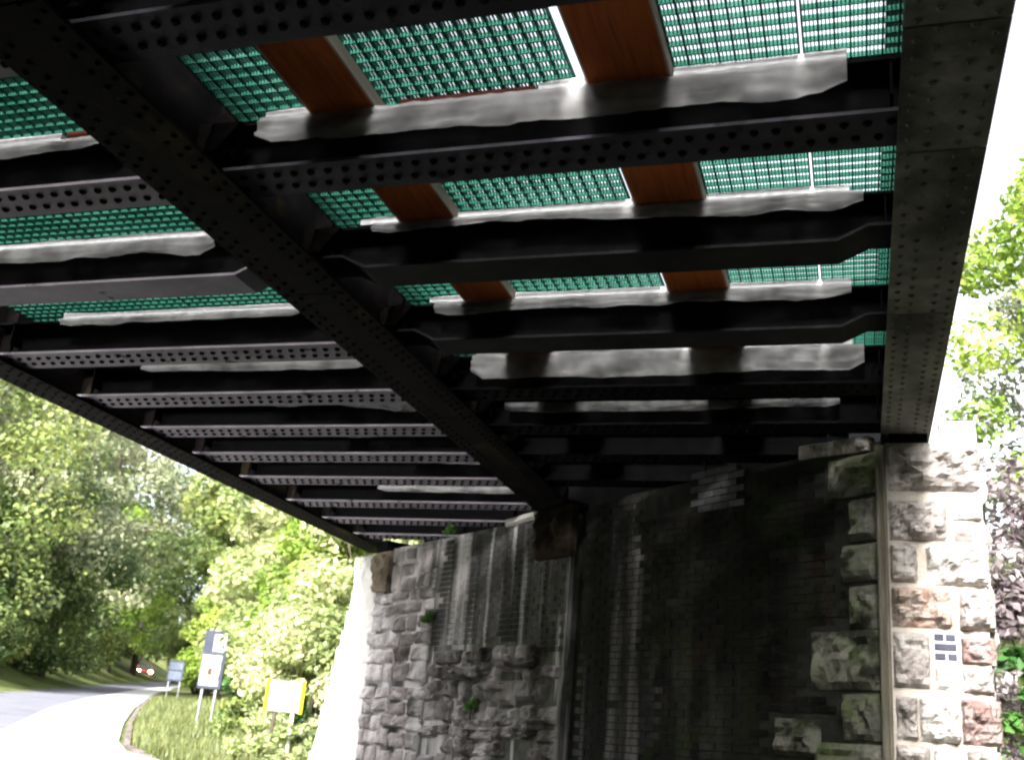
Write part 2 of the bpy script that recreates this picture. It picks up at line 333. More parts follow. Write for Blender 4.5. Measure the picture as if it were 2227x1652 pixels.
strip('road_under_bridge', [(-12.2, 14.0)]+MID[9:], [(-18, 11.6), (-10, 3.4), (0, -4.7), (30, -28.5)], tar_m, 0.045, 40)
strip('glare_strip', RIGHT[:9], MID[:9]+[(-12.2, 14.0)], glare_m, 0.06, 80)  # glare-lit strip of the road, laid as a paler sheet
strip('shaded_tarmac', RIGHT[8:], [(-12.2, 14.0)]+MID[9:], tar_m, 0.05, 40)

strip('bounce_apron', [(-17.9, 20.3), (-12.2, 14.0), (-8.6, 10.4)], [(-25, 20.5), (-18, 11.6), (-12.5, 5.9)], glare_m, 0.066, 20)  # pale sheet added to bounce light up onto the left bay
# kerb stones along the verge, each a piece of its own
kerb_thing = thing('kerb', 'line of low dirty kerb stones edging the grass verge', 'kerb')
def seg_points(P, step):
    out = []
    for a, b in zip(P[:-1], P[1:]):
        n = max(1, int(math.dist(a, b)/step))
        for i in range(n): out.append(((a[0]+(b[0]-a[0])*i/n, a[1]+(b[1]-a[1])*i/n), (a[0]+(b[0]-a[0])*(i+1)/n, a[1]+(b[1]-a[1])*(i+1)/n)))
    return out
kerb_me = MB().box(-0.45, 0.45, -0.07, 0.07, -0.2, 0.07).mesh('kerb_stone', mat('kerb_concrete', [(0.3, (0.06, 0.05, 0.046)), (0.7, (0.19, 0.165, 0.16))], 3, 0.9, 0.4, 20, objvar=0.25))
for a, b in seg_points(VERGE[2:8], 0.93):
    mx, my = (a[0]+b[0])/2, (a[1]+b[1])/2
    if math.hypot(mx, my) < 75:
        o = link('kerb_stone', kerb_me, kerb_thing, (mx, my, base_z(mx, my)+0.02), (0, 0, math.atan2(b[1]-a[1], b[0]-a[0])), (math.dist(a, b)/0.92, 1, 1))

# ------------------------------------------------------------------ bridge steelwork
ZB, ZS, ZD, ZG = EYE+3.0, EYE+3.06, EYE+3.39, EYE+3.49
A0 = Vector((0.24, 9.75, 0)); DX, DY = -0.783, 0.622
def face_y(x): return A0.y + (A0.x - x)*0.794
def near_y(x): return face_y(x) - 15.4
G = {'right': (0.228, 0.650), 'middle': (-3.98, -3.435), 'left': (-7.90, -7.48)}
BEAM_Y = [3.34, 4.70, 6.04, 7.39, 8.57, 9.65, 10.68, 11.77, 13.04, 14.14, 15.25]
BACK_Y = [1.98, 0.62, -0.74, -2.1, -3.46]
rivet_mesh = None
def mk_rivet():
    mb = MB(); n = 8; prof = [(0.025, 0), (0.021, -0.011), (0.012, -0.018)]
    for r, z in prof:
        for k in range(n): mb.v.append((r*math.cos(2*math.pi*k/n), r*math.sin(2*math.pi*k/n), z))
    for i in range(2):
        for k in range(n): mb.f.append((i*n+(k+1) % n, i*n+k, (i+1)*n+k, (i+1)*n+(k+1) % n))
    mb.f.append(tuple(2*n+k for k in range(n)))
    return mb
rivet_mesh = mk_rivet().mesh('rivet', rivet_m, True)
RV = mk_rivet()
def rivet_mass(name, pts, parent, m=None):
    zs, sc = (0.4, 0.8) if m else (1.0, 1.0)
    mb = MB()
    for p in pts:
        b = len(mb.v); mb.v += [(v[0]*sc+p[0], v[1]*sc+p[1], v[2]*zs+p[2]) for v in RV.v]; mb.f += [tuple(b+i for i in f) for f in RV.f]
    return tag(mb.build(name, m or rivet_m, parent, True), kind='stuff')
rivet_girder_mesh = mk_rivet().mesh('rivet', girder3_m, True)

def girder(key, label, m, breaks, single_rivets=False):
    x0, x1 = G[key]; xc = (x0+x1)/2; y0 = near_y(xc)-0.4; y1 = face_y(xc)+0.55
    g = thing('main_girder', label, 'girder', (xc, 0, 0), group='main girders of the bridge')
    hw = (x1-x0)/2
    ys = [y0]+[b for b in breaks]+[y1]
    for a, b in zip(ys[:-1], ys[1:]):
        o = MB().box(-hw, hw, a+0.004, b-0.004, ZB, ZB+0.022).build('flange_plate', m, g); bevel(o, 0.003, 1)
    MB().box(-hw+0.03, hw-0.03, y0, y1, ZB+0.022, ZB+0.045).build('flange_backing', m, g)
    MB().box(-0.012, 0.012, y0, y1, ZB+0.045, ZB+1.35).build('web', m, g)
    for s in (-1, 1):
        MB().box(s*0.012, s*0.115, y0, y1, ZB+0.0452, ZB+0.06).box(s*0.0121, s*0.027, y0, y1, ZB+0.06, ZB+0.155).build('flange_angle', m, g)
    MB().box(-hw, hw, y0, y1, ZB+1.35, ZB+1.40).build('top_flange', m, g)
    for y in BACK_Y+BEAM_Y:
        if y < y1-0.3:
            for s in (-1, 1):
                MB().box(s*0.028, s*0.15, y+0.13, y+0.145, ZB+0.061, ZB+1.345).build('web_stiffener', m, g)
    pts = []
    y = 2.4
    rows = (-hw+0.055, -hw+0.14, hw-0.14, hw-0.055)
    k = 0
    while y < y1-0.1:
        for i, r in enumerate(rows):
            pts.append((r, y + (0.06 if i in (1, 2) else 0), ZB-0.0005))
        y += 0.13; k += 1
    if single_rivets:
        near = pts[:260]
        for p in near: link('rivet', rivet_girder_mesh, g, p, None, (0.8, 0.8, 0.45))
        rivet_mass('far_rivets', pts[260:], g, m) if len(pts) > 260 else None
    else:
        rivet_mass('rivets', pts, g, m)
    return g
girder('right', 'broad dark grey riveted girder ending on the stone pier at the right', girder3_m, [-2.0, 1.2, 4.0, 5.0, 7.06], True)
girder('middle', 'mossy black middle girder running diagonally from the top left corner', girder_m, [-1, 3.1, 6.3, 9.2])
girder('left', 'thin rusty black outer girder above the trees at the lower left', girder_m, [2, 8, 11.5])

ORD = ['first', 'second', 'third', 'fourth', 'fifth', 'sixth', 'seventh', 'eighth', 'ninth', 'tenth', 'eleventh']
FW = 0.32
FWS = [0.32, 0.32, 0.32, 0.37, 0.38, 0.36, 0.37, 0.36, 0.36, 0.36, 0.36]
def cross_beam(i, y, bay, label, style, rivets):
    lx, rx = (G['middle'][1]-0.262, G['right'][0]+0.198) if bay == 'right' else (G['left'][1]-0.198, G['middle'][0]+0.262)
    # trim on the skewed abutment
    xmax = A0.x - (y-A0.y)/0.794 if y > face_y(rx)+0.2 else rx
    xr = min(rx, xmax + 0.9); xl = lx
    xn = A0.x - (y+15.4-A0.y)/0.794 - 0.9        # the near abutment side
    if xn > xl: xl = xn
    if xr - xl < 0.7: return None
    FW = 0.32 if bay == 'right' else FWS[i]
    t = thing('cross_beam', label, 'beam', (0, y, 0), group='cross beams of the %s bay' % bay) if label else None
    if t is None:
        t = thing('cross_beam', 'cross beam of the bridge behind the camera', 'beam', (0, y, 0), group='cross beams behind the camera')
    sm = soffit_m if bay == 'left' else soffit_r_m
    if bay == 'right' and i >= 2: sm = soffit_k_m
    if bay == 'right' and i >= 4: sm = black_m  # black stands for deep shade on the far right-bay soffits
    rise = 0.09
    a0, a1 = xl+0.02, xr-0.02
    if style == 'plain':
        c = [0.30, 0.48]
        prof = [(a0, rise), (a0+c[0], rise), (a0+c[1], 0), (a1-c[1], 0), (a1-c[0], rise), (a1, rise)] if xr == rx else [(a0, rise), (a0+c[0], rise), (a0+c[1], 0), (a1, 0)]
    else:
        prof = [(a0, 0), (a1, 0)]
    poly = [(x, ZS+z) for x, z in prof] + [(x, ZS+z+0.02) for x, z in reversed(prof)]
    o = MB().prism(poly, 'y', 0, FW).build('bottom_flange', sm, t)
    web = [(x, ZS+z+0.02) for x, z in prof]
    MB().prism(web + [(a1, ZD-0.02), (a0, ZD-0.02)], 'y', FW/2-0.008, FW/2+0.008).build('web', black_m, t)
    MB().box(a0, a1, 0.02, FW-0.02, ZD-0.02, ZD).build('top_flange', black_m, t)
    if style != 'plain':
        for s in (-1, 1):
            MB().box(a0, a1, FW/2+s*0.0081, FW/2+s*0.09, ZS+0.0202, ZS+0.034).box(a0, a1, FW/2+s*0.0082, FW/2+s*0.022, ZS+0.034, ZS+0.11).build('flange_angle', black_m, t)
    for x in (a0+0.20, a1-0.20):
        MB().box(x-0.006, x+0.006, 0.03, FW/2-0.0085, ZS+rise+0.025, ZD-0.021).build('end_stiffener', black_m, t)
    if rivets:
        pts = []; x = a0+0.17; k = 0
        while x < a1-0.1:
            pts.append((x, FW/2-0.075, ZS-0.0004)); pts.append((x+0.054, FW/2+0.055, ZS-0.0004)); x += 0.109; k += 1
        if rivets == 'single':
            for p in pts: link('rivet', rivet_mesh, t, p)
        else:
            rivet_mass('rivets', pts, t)
    return t
for i, y in enumerate(BEAM_Y):
    for bay in ('right', 'left'):
        style = 'plain' if (i == 2 or (i == 3 and bay == 'right')) else 'riveted'
        if style == 'plain': rv = None
        elif bay == 'right': rv = 'single' if i < 2 else 'mass'
        else: rv = 'single' if i < 6 else 'mass'
        look = {'plain': 'smooth cranked', 'riveted': 'riveted'}[style]
        where = 'between middle and right girders' if bay == 'right' else 'between left and middle girders'
        cross_beam(i, y, bay, '%s %s cross beam from the camera, %s' % (ORD[i], look, where), style, rv)
for y in BACK_Y:
    for bay in ('right', 'left'): cross_beam(0, y, bay, None, 'riveted', None)
# gusset plates of the middle girder
gq = thing('gusset_bracket', 'dark angle brackets bolted along the middle girder web', 'bracket', (G['middle'][1]-0.262, 0, 0))
gq_me = MB().prism([(0.02, ZS+0.12), (0.16, ZS+0.12), (0.30, ZD-0.03), (0.02, ZD-0.03)], 'y', -0.03, 0.02).mesh('bracket_plate', girder_m)
for y in BEAM_Y[:8]: link('bracket_plate', gq_me, gq, (0, y-0.02, 0))

# timbers that carry the grating
def timber(x0, x1, label, y0=-4.4):
    t = thing('timber_bearer', label, 'timber', ((x0+x1)/2, 0, 0), group='timber bearers under the grating')
    hw = (x1-x0)/2; ye = face_y((x0+x1)/2)+0.4
    ys = [y0, 1.0, BEAM_Y[1]+0.16, BEAM_Y[3]+0.16, ye]
    for a, b in zip(ys[:-1], ys[1:]):
        o = MB().box(-hw+0.012, hw-0.012, a+0.003, b-0.003, ZD+0.006, ZG-0.004).build('plank', timber_m, t); bevel(o, 0.004, 1)
        for s in (-1, 1):
            MB().box(s*(hw-0.0118), s*hw, a+0.003, b-0.003, ZD+0.009, ZG-0.007).build('lit_edge', timber_side_m, t)
    return t
timber(-2.98, -2.56, 'wide brown timber bearer under the green grating, next to the middle girder')
timber(-1.325, -0.875, 'wide brown timber bearer under the green grating, halfway to the right girder')
o = MB().box(-4.72, -4.53, BEAM_Y[1]+0.02, BEAM_Y[1]+0.2, ZD+0.003, ZD+0.075).build('packing_block', redwood_m); bevel(o)
tag(o, 'small dark red packing block on the second cross beam left of the middle girder', 'block')
o = MB().box(-2.42, -1.62, BEAM_Y[1]+0.01, BEAM_Y[1]+0.10, ZD+0.008, ZD+0.045).build('packing_strip', redwood_m); bevel(o)
tag(o, 'thin dark red packing strip on the second cross beam between the two timbers', 'packing')

# pale battens on the cross beams that close the gap up to the grating
batten_m = mat('pale_batten', [(0.3, (0.60, 0.60, 0.62)), (0.7, (0.78, 0.78, 0.80))], 6, 0.7, 0.2, 30, stretch=(0.6, 6, 6))
def batten(i, segs, label):
    t = thing('packing_batten', label, 'batten', (0, BEAM_Y[i]+0.012, ZD+0.012), group='pale battens on the cross beams')
    for a, b in segs:
        r = random.Random(int(a*100)+i); n = max(2, int((b-a)/0.35)); xs = [a+(b-a)*k/n for k in range(n+1)]; mb = MB()
        lo = [(x, r.uniform(-0.004, 0.004)) for x in xs]; hi = [(x, 0.05+r.uniform(-0.010, 0.004)) for x in reversed(xs)]
        mb.prism(lo+hi, 'y', 0, 0.05); mb.build('strip', batten_m, t)
RS = [(-3.28, -2.99), (-2.55, -1.335), (-0.865, 0.0)]
batten(1, [(-3.28, -2.99), (-1.6, -1.335), (-0.865, 0.0)], 'pale batten on the second cross beam, right bay, broken by two timbers')
batten(2, RS, 'pale batten on the third cross beam, right bay, broken by two timbers'); batten(3, RS, 'pale batten on the fourth cross beam, right bay, broken by two timbers'); batten(4, RS, 'pale batten on the fifth cross beam, right bay, just above the shiny sheet')
batten(1, [(-7.4, -4.75), (-4.52, -4.4)], 'pale batten on the second cross beam, left bay, beside the red block'); batten(2, [(-7.4, -4.42)], 'pale batten on the third cross beam, left bay, under wide green grating')
batten(3, [(-6.90, -4.40)], 'bright pale batten on the fourth cross beam, left bay'); batten(4, [(-6.85, -4.32)], 'bright pale batten on the fifth cross beam, left bay')

# green grating panels
def grating(x0, x1, y0, y1, label):
    P = 0.083; mb = MB()
    nx = max(1, round((x1-x0)/P)); ny = max(1, round((y1-y0)/P)); px = (x1-x0-0.01)/nx; py = (y1-y0-0.01)/ny
    def clip(x, a, b): return a, min(b, face_y(x)+0.9)
    for i in range(nx+1):
        x = x0+i*px; a, b = clip(x, y0, y1)
        if b > a+0.1: mb.box(x, x+0.010, a, b, ZG, ZG+0.033)
    for j in range(ny+1):
        y = y0+j*py
        xe = min(x1, A0.x-(y-0.9-A0.y)/0.794)
        xs = x0
        if xe > xs+0.05: mb.box(xs, xe, y, y+0.009, ZG+0.0006, ZG+0.0326)
    for i in range(nx*4):
        if i % 4 == 0: continue
        x = x0+i*px/4; a, b = clip(x, y0, y1)
        if b > a+0.1: mb.box(x, x+0.006, a, b, ZG+0.015, ZG+0.0333)
    o = mb.build('grating_panel', grating_m)
    return tag(o, label, 'grating', 'green grating deck panels')
cols = [(-7.45, -5.604, 'in the left bay beside the outer girder'), (-5.602, -3.87, 'in the left bay beside the middle girder'), (-3.56, -1.415, 'over the timber next to the middle girder'),
        (-1.36, -0.226, 'over the timber nearer the right girder'), (-0.213, 0.33, 'in the strip beside the right girder')]
rows = [(1.25, BEAM_Y[1]+0.15, 'before the second cross beam'), (BEAM_Y[1]+0.16, BEAM_Y[3]+0.15, 'between second and fourth cross beams'), (BEAM_Y[3]+0.16, 16.4, 'beyond the fourth cross beam')]
for x0, x1, lc in cols:
    grating(x0, x1, -5.2+(0.33-x1)*0.75, 1.24, 'green grating panel behind the camera, %s' % lc)
    for k, (y0, y1, lr) in enumerate(rows): grating(x0, (-1.378 if k and x1 == -1.415 else x1), y0, y1, 'green grating %s, %s' % (lr, lc))

# polythene strips draped over the tops of the cross beams
def polythene(i, x0, x1, drop, label, seed, top=None, wav=0.35, m=None):
    y = BEAM_Y[i]; r = random.Random(seed); zt = (ZD if top is None else top)
    nu = max(16, int((x1-x0)/0.03))
    def hang(x): return drop*(1 + 1.1*wav*mnoise.noise((x*0.8, seed*3.7, 0)) + 0.22*wav*mnoise.noise((x*3.1, seed, 5)))
    def fn(a, b):
        x = x0+(x1-x0)*a
        # b: 0 far edge on top of flange, .35 lip, 1 lower hem
        endcurl = 0.05*max(0, 1-min(a, 1-a)*(x1-x0)/0.12)
        if b < 0.3:
            k = b/0.3; yy = y+0.20-0.215*k; zz = zt+0.006+0.012*mnoise.noise((x*3, b*4, seed))
        else:
            k = (b-0.3)/0.7; zz = zt+0.006-hang(x)*k*(1-0.3*endcurl/0.05) ; yy = y-0.015-0.018*math.sin(k*3.0)-0.03*mnoise.noise((x*1.6+k*1.5, k*1.6, seed+2))*k - 0.030*mnoise.noise((x*4+k*5, k*5, seed+9))*(0.2+k) - 0.013*mnoise.noise((x*14+k*12, k*13, seed+4))
        return (x, yy, zz)
    mb = MB(); mb.grid(fn, nu, 12)
    o = mb.build('polythene_strip', m or poly_m, smooth=True)
    return tag(o, label, 'plastic sheet', 'polythene strips on the cross beams')
polythene(1, -3.30, 0.0, 0.20, 'long wrinkled polythene strip hanging deep on the second cross beam, right bay', 1)
polythene(2, -3.17, 0.08, 0.10, 'polythene strip on the third cross beam, right bay, with scalloped hem', 2, wav=0.7)
polythene(3, -3.22, 0.0, 0.10, 'polythene strip on the fourth cross beam, right bay, below the shortest timbers', 3, wav=0.6)
polythene(4, -3.30, 0.09, 0.24, 'widest shiny polythene strip on the fifth cross beam, right bay', 4, wav=0.12)
polythene(5, -3.32, -0.12, 0.09, 'dim narrow polythene strip on the sixth cross beam, right bay', 5, m=poly_dull_m, top=EYE+3.29, wav=0.5)
polythene(1, -7.4, -4.35, 0.10, 'polythene strip on the second cross beam, left bay, at the left picture edge', 6)
polythene(2, -7.4, -4.42, 0.12, 'polythene strip on the third cross beam, left bay, with torn hem', 7, wav=0.7)
polythene(3, -6.90, -4.40, 0.09, 'bright polythene strip on the fourth cross beam, left bay', 8, wav=0.3)
polythene(4, -6.85, -4.32, 0.10, 'polythene strip on the fifth cross beam, left bay, with rolled hem', 9, wav=0.2)
polythene(5, -6.0, -4.15, 0.09, 'dull polythene strip on the sixth cross beam, left bay', 10, wav=0.9, top=EYE+3.36, m=poly_dull_m)
polythene(6, -5.6, -4.1, 0.11, 'curling polythene strip on the seventh cross beam, left bay', 11, wav=0.9, top=EYE+3.33, m=poly_dull_m)
polythene(7, -5.2, -4.1, 0.07, 'short polythene strip on the eighth cross beam, left bay', 12, wav=0.8, top=EYE+3.3)
polythene(8, -6.2, -4.1, 0.08, 'sagging polythene strip on the ninth cross beam, left bay', 13, wav=0.8, top=EYE+3.28)

# ------------------------------------------------------------------ stone meshes
def rock_mesh(name, wd, ht, proud, seed, nx=6, ny=5, m=None, rough=1.0, back=0.10):
    """rock-faced block, front towards -Y, centred in x and z"""
    mb = MB(); r = random.Random(seed)
    tx, tz = r.uniform(-0.3, 0.3), r.uniform(-0.25, 0.25)
    def fn(a, b):
        x = (a-0.5)*wd; z = (b-0.5)*ht
        e = min(a, 1-a, b*ht/wd, (1-b)*ht/wd)*wd          # distance to the edge
        k = min(1.0, e/(0.32*min(wd, ht)))
        n1 = mnoise.noise((x*5+seed*7.1, z*5, seed)); n2 = mnoise.noise((x*13+seed, z*13, seed*2.3)); n3 = mnoise.noise((x*30, z*30+seed, 3.1))
        vd = mnoise.voronoi((x*7+seed*3.3, z*9, seed*1.7))[0]; fac = (vd[1]-vd[0])
        y = -proud*(min(1.0, k*1.6)**0.5)*(0.55+tx*(a-0.5)+tz*(b-0.5)+0.75*rough*n1+0.45*rough*n2+0.22*rough*n3+0.45*rough*fac)
        if k < 0.02:
            x += 0.008*n2; z += 0.008*n1
        return (x*(1+0.02*n1), min(y, 0.0), z)
    mb.grid(fn, nx, ny)
    # sides back into the wall
    idx = [i for i in range(nx+1)] + [j*(nx+1)+nx for j in range(1, ny+1)] + [ny*(nx+1)+i for i in range(nx-1, -1, -1)] + [j*(nx+1) for j in range(ny-1, 0, -1)]
    b = len(mb.v)
    for i in idx: v = mb.v[i]; mb.v.append((v[0], back, v[2]))
    for k in range(len(idx)):
        k2 = (k+1) % len(idx); mb.f.append((idx[k2], idx[k], b+k, b+k2))
    return mb.mesh(name, m, False)

# ------------------------------------------------------------------ abutment (local x = -u, outward = -y)
TH = math.atan2(-0.622, 0.783)
ab = thing('bridge_abutment', 'tall dark abutment wall of sooty stone and brick with pale lime streaks', 'wall', (A0.x, A0.y, 0), TH)
def zc(z): return z+EYE
# core behind the facing; recessed slot at u 4.25-4.55
def core(u0, u1, v, z0, z1, m=mortar_dk, name='mortar_core'):
    return MB().box(-u1, -u0, -v, 1.6, z0, z1).build(name, m, ab)
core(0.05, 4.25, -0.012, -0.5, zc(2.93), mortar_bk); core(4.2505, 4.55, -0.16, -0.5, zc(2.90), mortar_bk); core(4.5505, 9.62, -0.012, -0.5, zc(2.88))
MB().box(-9.6, -1.3, 0.75, 1.9, zc(2.80), zc(4.3)).build('ballast_wall', black_m, ab)
# quoins on the dark face (u0, z top, u1, z bottom)
for k, (ua, zt, ub, zb) in enumerate([(0.40, 1.65, 0.085, 1.27), (0.47, 2.02, 0.085, 1.68), (0.83, 1.27, 0.085, 0.76), (0.49, 0.74, 0.085, 0.35), (0.37, 2.43, 0.085, 2.04), (0.62, 2.84, 0.085, 2.46),
                                      (0.80, 0.33, 0.085, -0.10), (0.5, -0.12, 0.085, -0.55), (1.26, 0.52, 0.73, 0.19)]):
    wd, ht = ua-ub-0.012, zt-zb-0.012
    me = rock_mesh('quoin_stone', wd, ht, 0.10, 40+k, 10, 8, stone_gn)
    link('quoin_stone', me, ab, (-(ua+ub)/2, 0, zc((zt+zb)/2)))
# brick facing
def in_quoin(u, z):
    for (ua, zt, ub, zb) in [(0.40, 1.66, 0.08, 1.27), (0.47, 2.03, 0.08, 1.67), (0.83, 1.28, 0.08, 0.75), (0.49, 0.75, 0.08, 0.34), (0.37, 2.44, 0.08, 2.04), (0.62, 2.85, 0.08, 2.45), (0.80, 0.34, 0, -0.11), (0.5, -0.1, 0, -0.56), (1.26, 0.53, 0.73, 0.18)]:
        if ub-0.10 < u < ua+0.10 and zb-0.03 < z < zt+0.03: return True
    return u < 0.1
brick_me = [None]*3
for k in range(3):
    mb = MB().box(-0.107, 0.107, -0.006-0.003*k, 0.05, -0.032, 0.032); brick_me[k] = mb.mesh('brick', dkbrick_m)
half_me = MB().box(-0.051, 0.051, -0.008, 0.05, -0.032, 0.032).mesh('brick', dkbrick_m)
grey_brick_m = mat('grey_brick', [(0.3, (0.05, 0.05, 0.055)), (0.7, (0.11, 0.108, 0.115))], 6, 0.9, 0.4, 30, objvar=0.3)
pale_brick_me = MB().box(-0.107, 0.107, -0.022, 0.05, -0.032, 0.032).mesh('brick', grey_brick_m)
cands = []
zrow = -0.45; r = 0
while zrow < 2.88:
    u = 0.11 + (0.112 if r % 2 else 0)
    while u < 4.13:
        if not in_quoin(u+0.11, zrow): cands.append((u+0.107, zrow, r))
        u += 0.225
    zrow += 0.075; r += 1
cands = [c for c in cands if not (c[1] > 2.6 and 2.4 < c[0] < 3.3)]
vis = sorted([c for c in cands if c[1] > 0.0], key=lambda c: c[0])
single = vis[:290]; sset = set(single)
br = random.Random(5)
for (u, z, rr) in single:
    if br.random() < 0.01: continue
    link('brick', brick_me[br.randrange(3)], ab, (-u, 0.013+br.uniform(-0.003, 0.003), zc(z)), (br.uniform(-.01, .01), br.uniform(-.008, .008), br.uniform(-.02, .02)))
def brick_mass(name, lst, m, proud=-0.005):
    mb = MB()
    for (u, z, rr) in lst:
        if br.random() < 0.03: continue
        p = proud+br.uniform(-0.003, 0.006); mb.box(-u-0.106, -u+0.106, -p, 0.03, zc(z)-0.032, zc(z)+0.032)
    return tag(mb.build(name, m, ab), kind='stuff')
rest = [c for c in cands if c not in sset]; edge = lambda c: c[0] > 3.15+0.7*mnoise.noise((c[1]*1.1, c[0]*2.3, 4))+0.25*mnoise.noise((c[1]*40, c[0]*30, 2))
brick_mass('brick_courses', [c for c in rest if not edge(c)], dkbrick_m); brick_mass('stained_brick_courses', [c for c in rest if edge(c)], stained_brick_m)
c2 = []; zrow = 1.22; r = 0
while zrow < 2.86:
    u = 4.58 + (0.112 if r % 2 else 0)
    while u < 7.70+0.25*math.sin(zrow*9):
        lim = 1.25+0.35*mnoise.noise((u*1.2, 3.3, 0))
        if zrow > lim: c2.append((u+0.107, zrow, r))
        u += 0.225
    zrow += 0.075; r += 1
brick_mass('streaked_brick_courses', c2, brick_m)
# rough stone courses
stone_vars = [rock_mesh('stone', 0.42, 0.24, 0.085, 100+k, 9, 6, stone_dk, 1.0) for k in range(10)]
stone_lvars = [rock_mesh('stone', 0.42, 0.24, 0.085, 130+k, 9, 6, stone_lit, 1.0) for k in range(8)]
sr = random.Random(8)
def stones(u0, u1, z0, z1, hmin=0.2, hmax=0.3, skip=0.04, wmin=0.3, wmax=0.55, cond=None, proud=1.0):
    z = z0
    while z < z1-0.05:
        h = min(sr.uniform(hmin, hmax), z1-z); u = u0
        while u < u1-0.08:
            wd = min(sr.uniform(wmin, wmax), u1-u)
            if u1-(u+wd) < 0.14: wd = u1-u
            if (cond is None or cond(u+wd/2, z+h/2)) and sr.random() > skip:
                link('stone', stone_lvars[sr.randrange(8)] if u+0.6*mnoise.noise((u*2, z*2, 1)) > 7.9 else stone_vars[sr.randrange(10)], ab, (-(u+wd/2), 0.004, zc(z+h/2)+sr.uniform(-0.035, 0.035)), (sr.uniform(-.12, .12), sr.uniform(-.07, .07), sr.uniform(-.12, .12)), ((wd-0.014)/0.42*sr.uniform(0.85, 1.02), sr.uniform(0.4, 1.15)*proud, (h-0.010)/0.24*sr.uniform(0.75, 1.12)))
            u += wd
        z += h
stones(7.72, 9.60, -0.55, 2.18, 0.20, 0.30)
stones(7.9, 9.15, 2.18, 2.86, 0.2, 0.24, proud=0.5)
stones(4.57, 7.70, -0.55, 1.55, 0.16, 0.30, 0.05, 0.22, 0.5, cond=lambda u, z: z < 1.2+0.35*mnoise.noise((u*1.2, 3.3, 0)), proud=1.2)
# bearing stones
o = link('bearing_stone', rock_mesh('bearing_stone', 0.74, 0.62, 0.16, 3, 10, 8, bearing_m), ab, (-4.80, -0.10, zc(2.62)))
o = MB().box(-5.05, -4.5, -0.20, 0.5, zc(2.94), zc(2.996)).build('bearing_plate', black_m, ab)
o = link('corbel_stone', rock_mesh('corbel_stone', 0.44, 0.62, 0.12, 5, 9, 9, corbel_m), ab, (-9.42, -0.06, zc(2.53)))
o = MB().box(-9.55, -9.2, -0.12, 0.4, zc(2.86), zc(2.996)).build('bearing_plate', black_m, ab)
o = link('ledge_slab', rock_mesh('ledge_slab', 0.80, 0.13, 0.07, 6, 12, 4, stone_gr), ab, (-0.55, -0.02, zc(2.95)), (0, 0.06, 0))
for rr in range(6):
    for kk in range(3):
        link('brick', pale_brick_me, ab, (-(1.78+0.225*kk+(0.112 if rr % 2 else 0)), 0.014, zc(2.60+0.075*rr)), (br.uniform(-.02, .02), 0, br.uniform(-.03, .03)))
o = link('ledge_slab', rock_mesh('ledge_slab', 0.7, 0.10, 0.06, 9, 10, 4, wing_m), ab, (-5.65, -0.02, zc(2.91)), (0, -0.05, 0))
# rough projecting cavities and ledges low on the wall
for k, (u, z, wd, ht, pr) in enumerate([(5.4, 1.05, 0.75, 0.17, 0.26), (5.9, 0.78, 0.5, 0.15, 0.2), (6.6, 0.95, 0.55, 0.16, 0.2), (6.2, 0.3, 0.5, 0.18, 0.2), (5.1, 0.35, 0.5, 0.2, 0.18)]):
    link('projecting_stone', rock_mesh('projecting_stone', wd, ht, pr, 60+k, 10, 5, stone_dk, 1.4), ab, (-u, 0, zc(z)))
# iron drain stub on the brick face
tag(MB().tube([(-1.36, -0.02, zc(0.80)), (-1.36, -0.02, zc(0.93))], [0.03, 0.02], 8).build('iron_drain', black_m, ab))

# wing wall beyond the left girder, sunlight put into its pale colour, with battered end
wing = thing('wing_wall', 'wing wall in bright sunlit colour with sloping end beyond the left girder', 'wall', (A0.x, A0.y, 0), TH)
def wing_end(z): return 10.28 + (2.89-z)*0.316
MB().prism([(-9.63, zc(-1.9)), (-9.63, zc(2.86)), (-wing_end(2.86)+0.03, zc(2.86)), (-wing_end(-1.9)+0.03, zc(-1.9))], 'y', 0.02, 0.9).build('mortar_core', wing_m, wing)
wr = random.Random(3); z = -1.9
wv = [rock_mesh('stone', 0.5, 0.3, 0.035, 200+k, 6, 4, wing_m, 1.2) for k in range(6)]
while z < 2.80:
    h = wr.uniform(0.26, 0.36); h = min(h, 2.86-z); e = wing_end(z+h/2); u = 9.64
    while u < e-0.06:
        wd = wr.uniform(0.35, 0.6)
        if e-(u+wd) < 0.2: wd = e-u
        if wr.random() > 0.05:
            link('stone', wv[wr.randrange(6)], wing, (-(u+wd/2), 0.012, zc(z+h/2)), (0, 0, 0), ((wd-0.010)/0.5, wr.uniform(0.6, 1.3), (h-0.010)/0.3))
        u += wd
    z += h

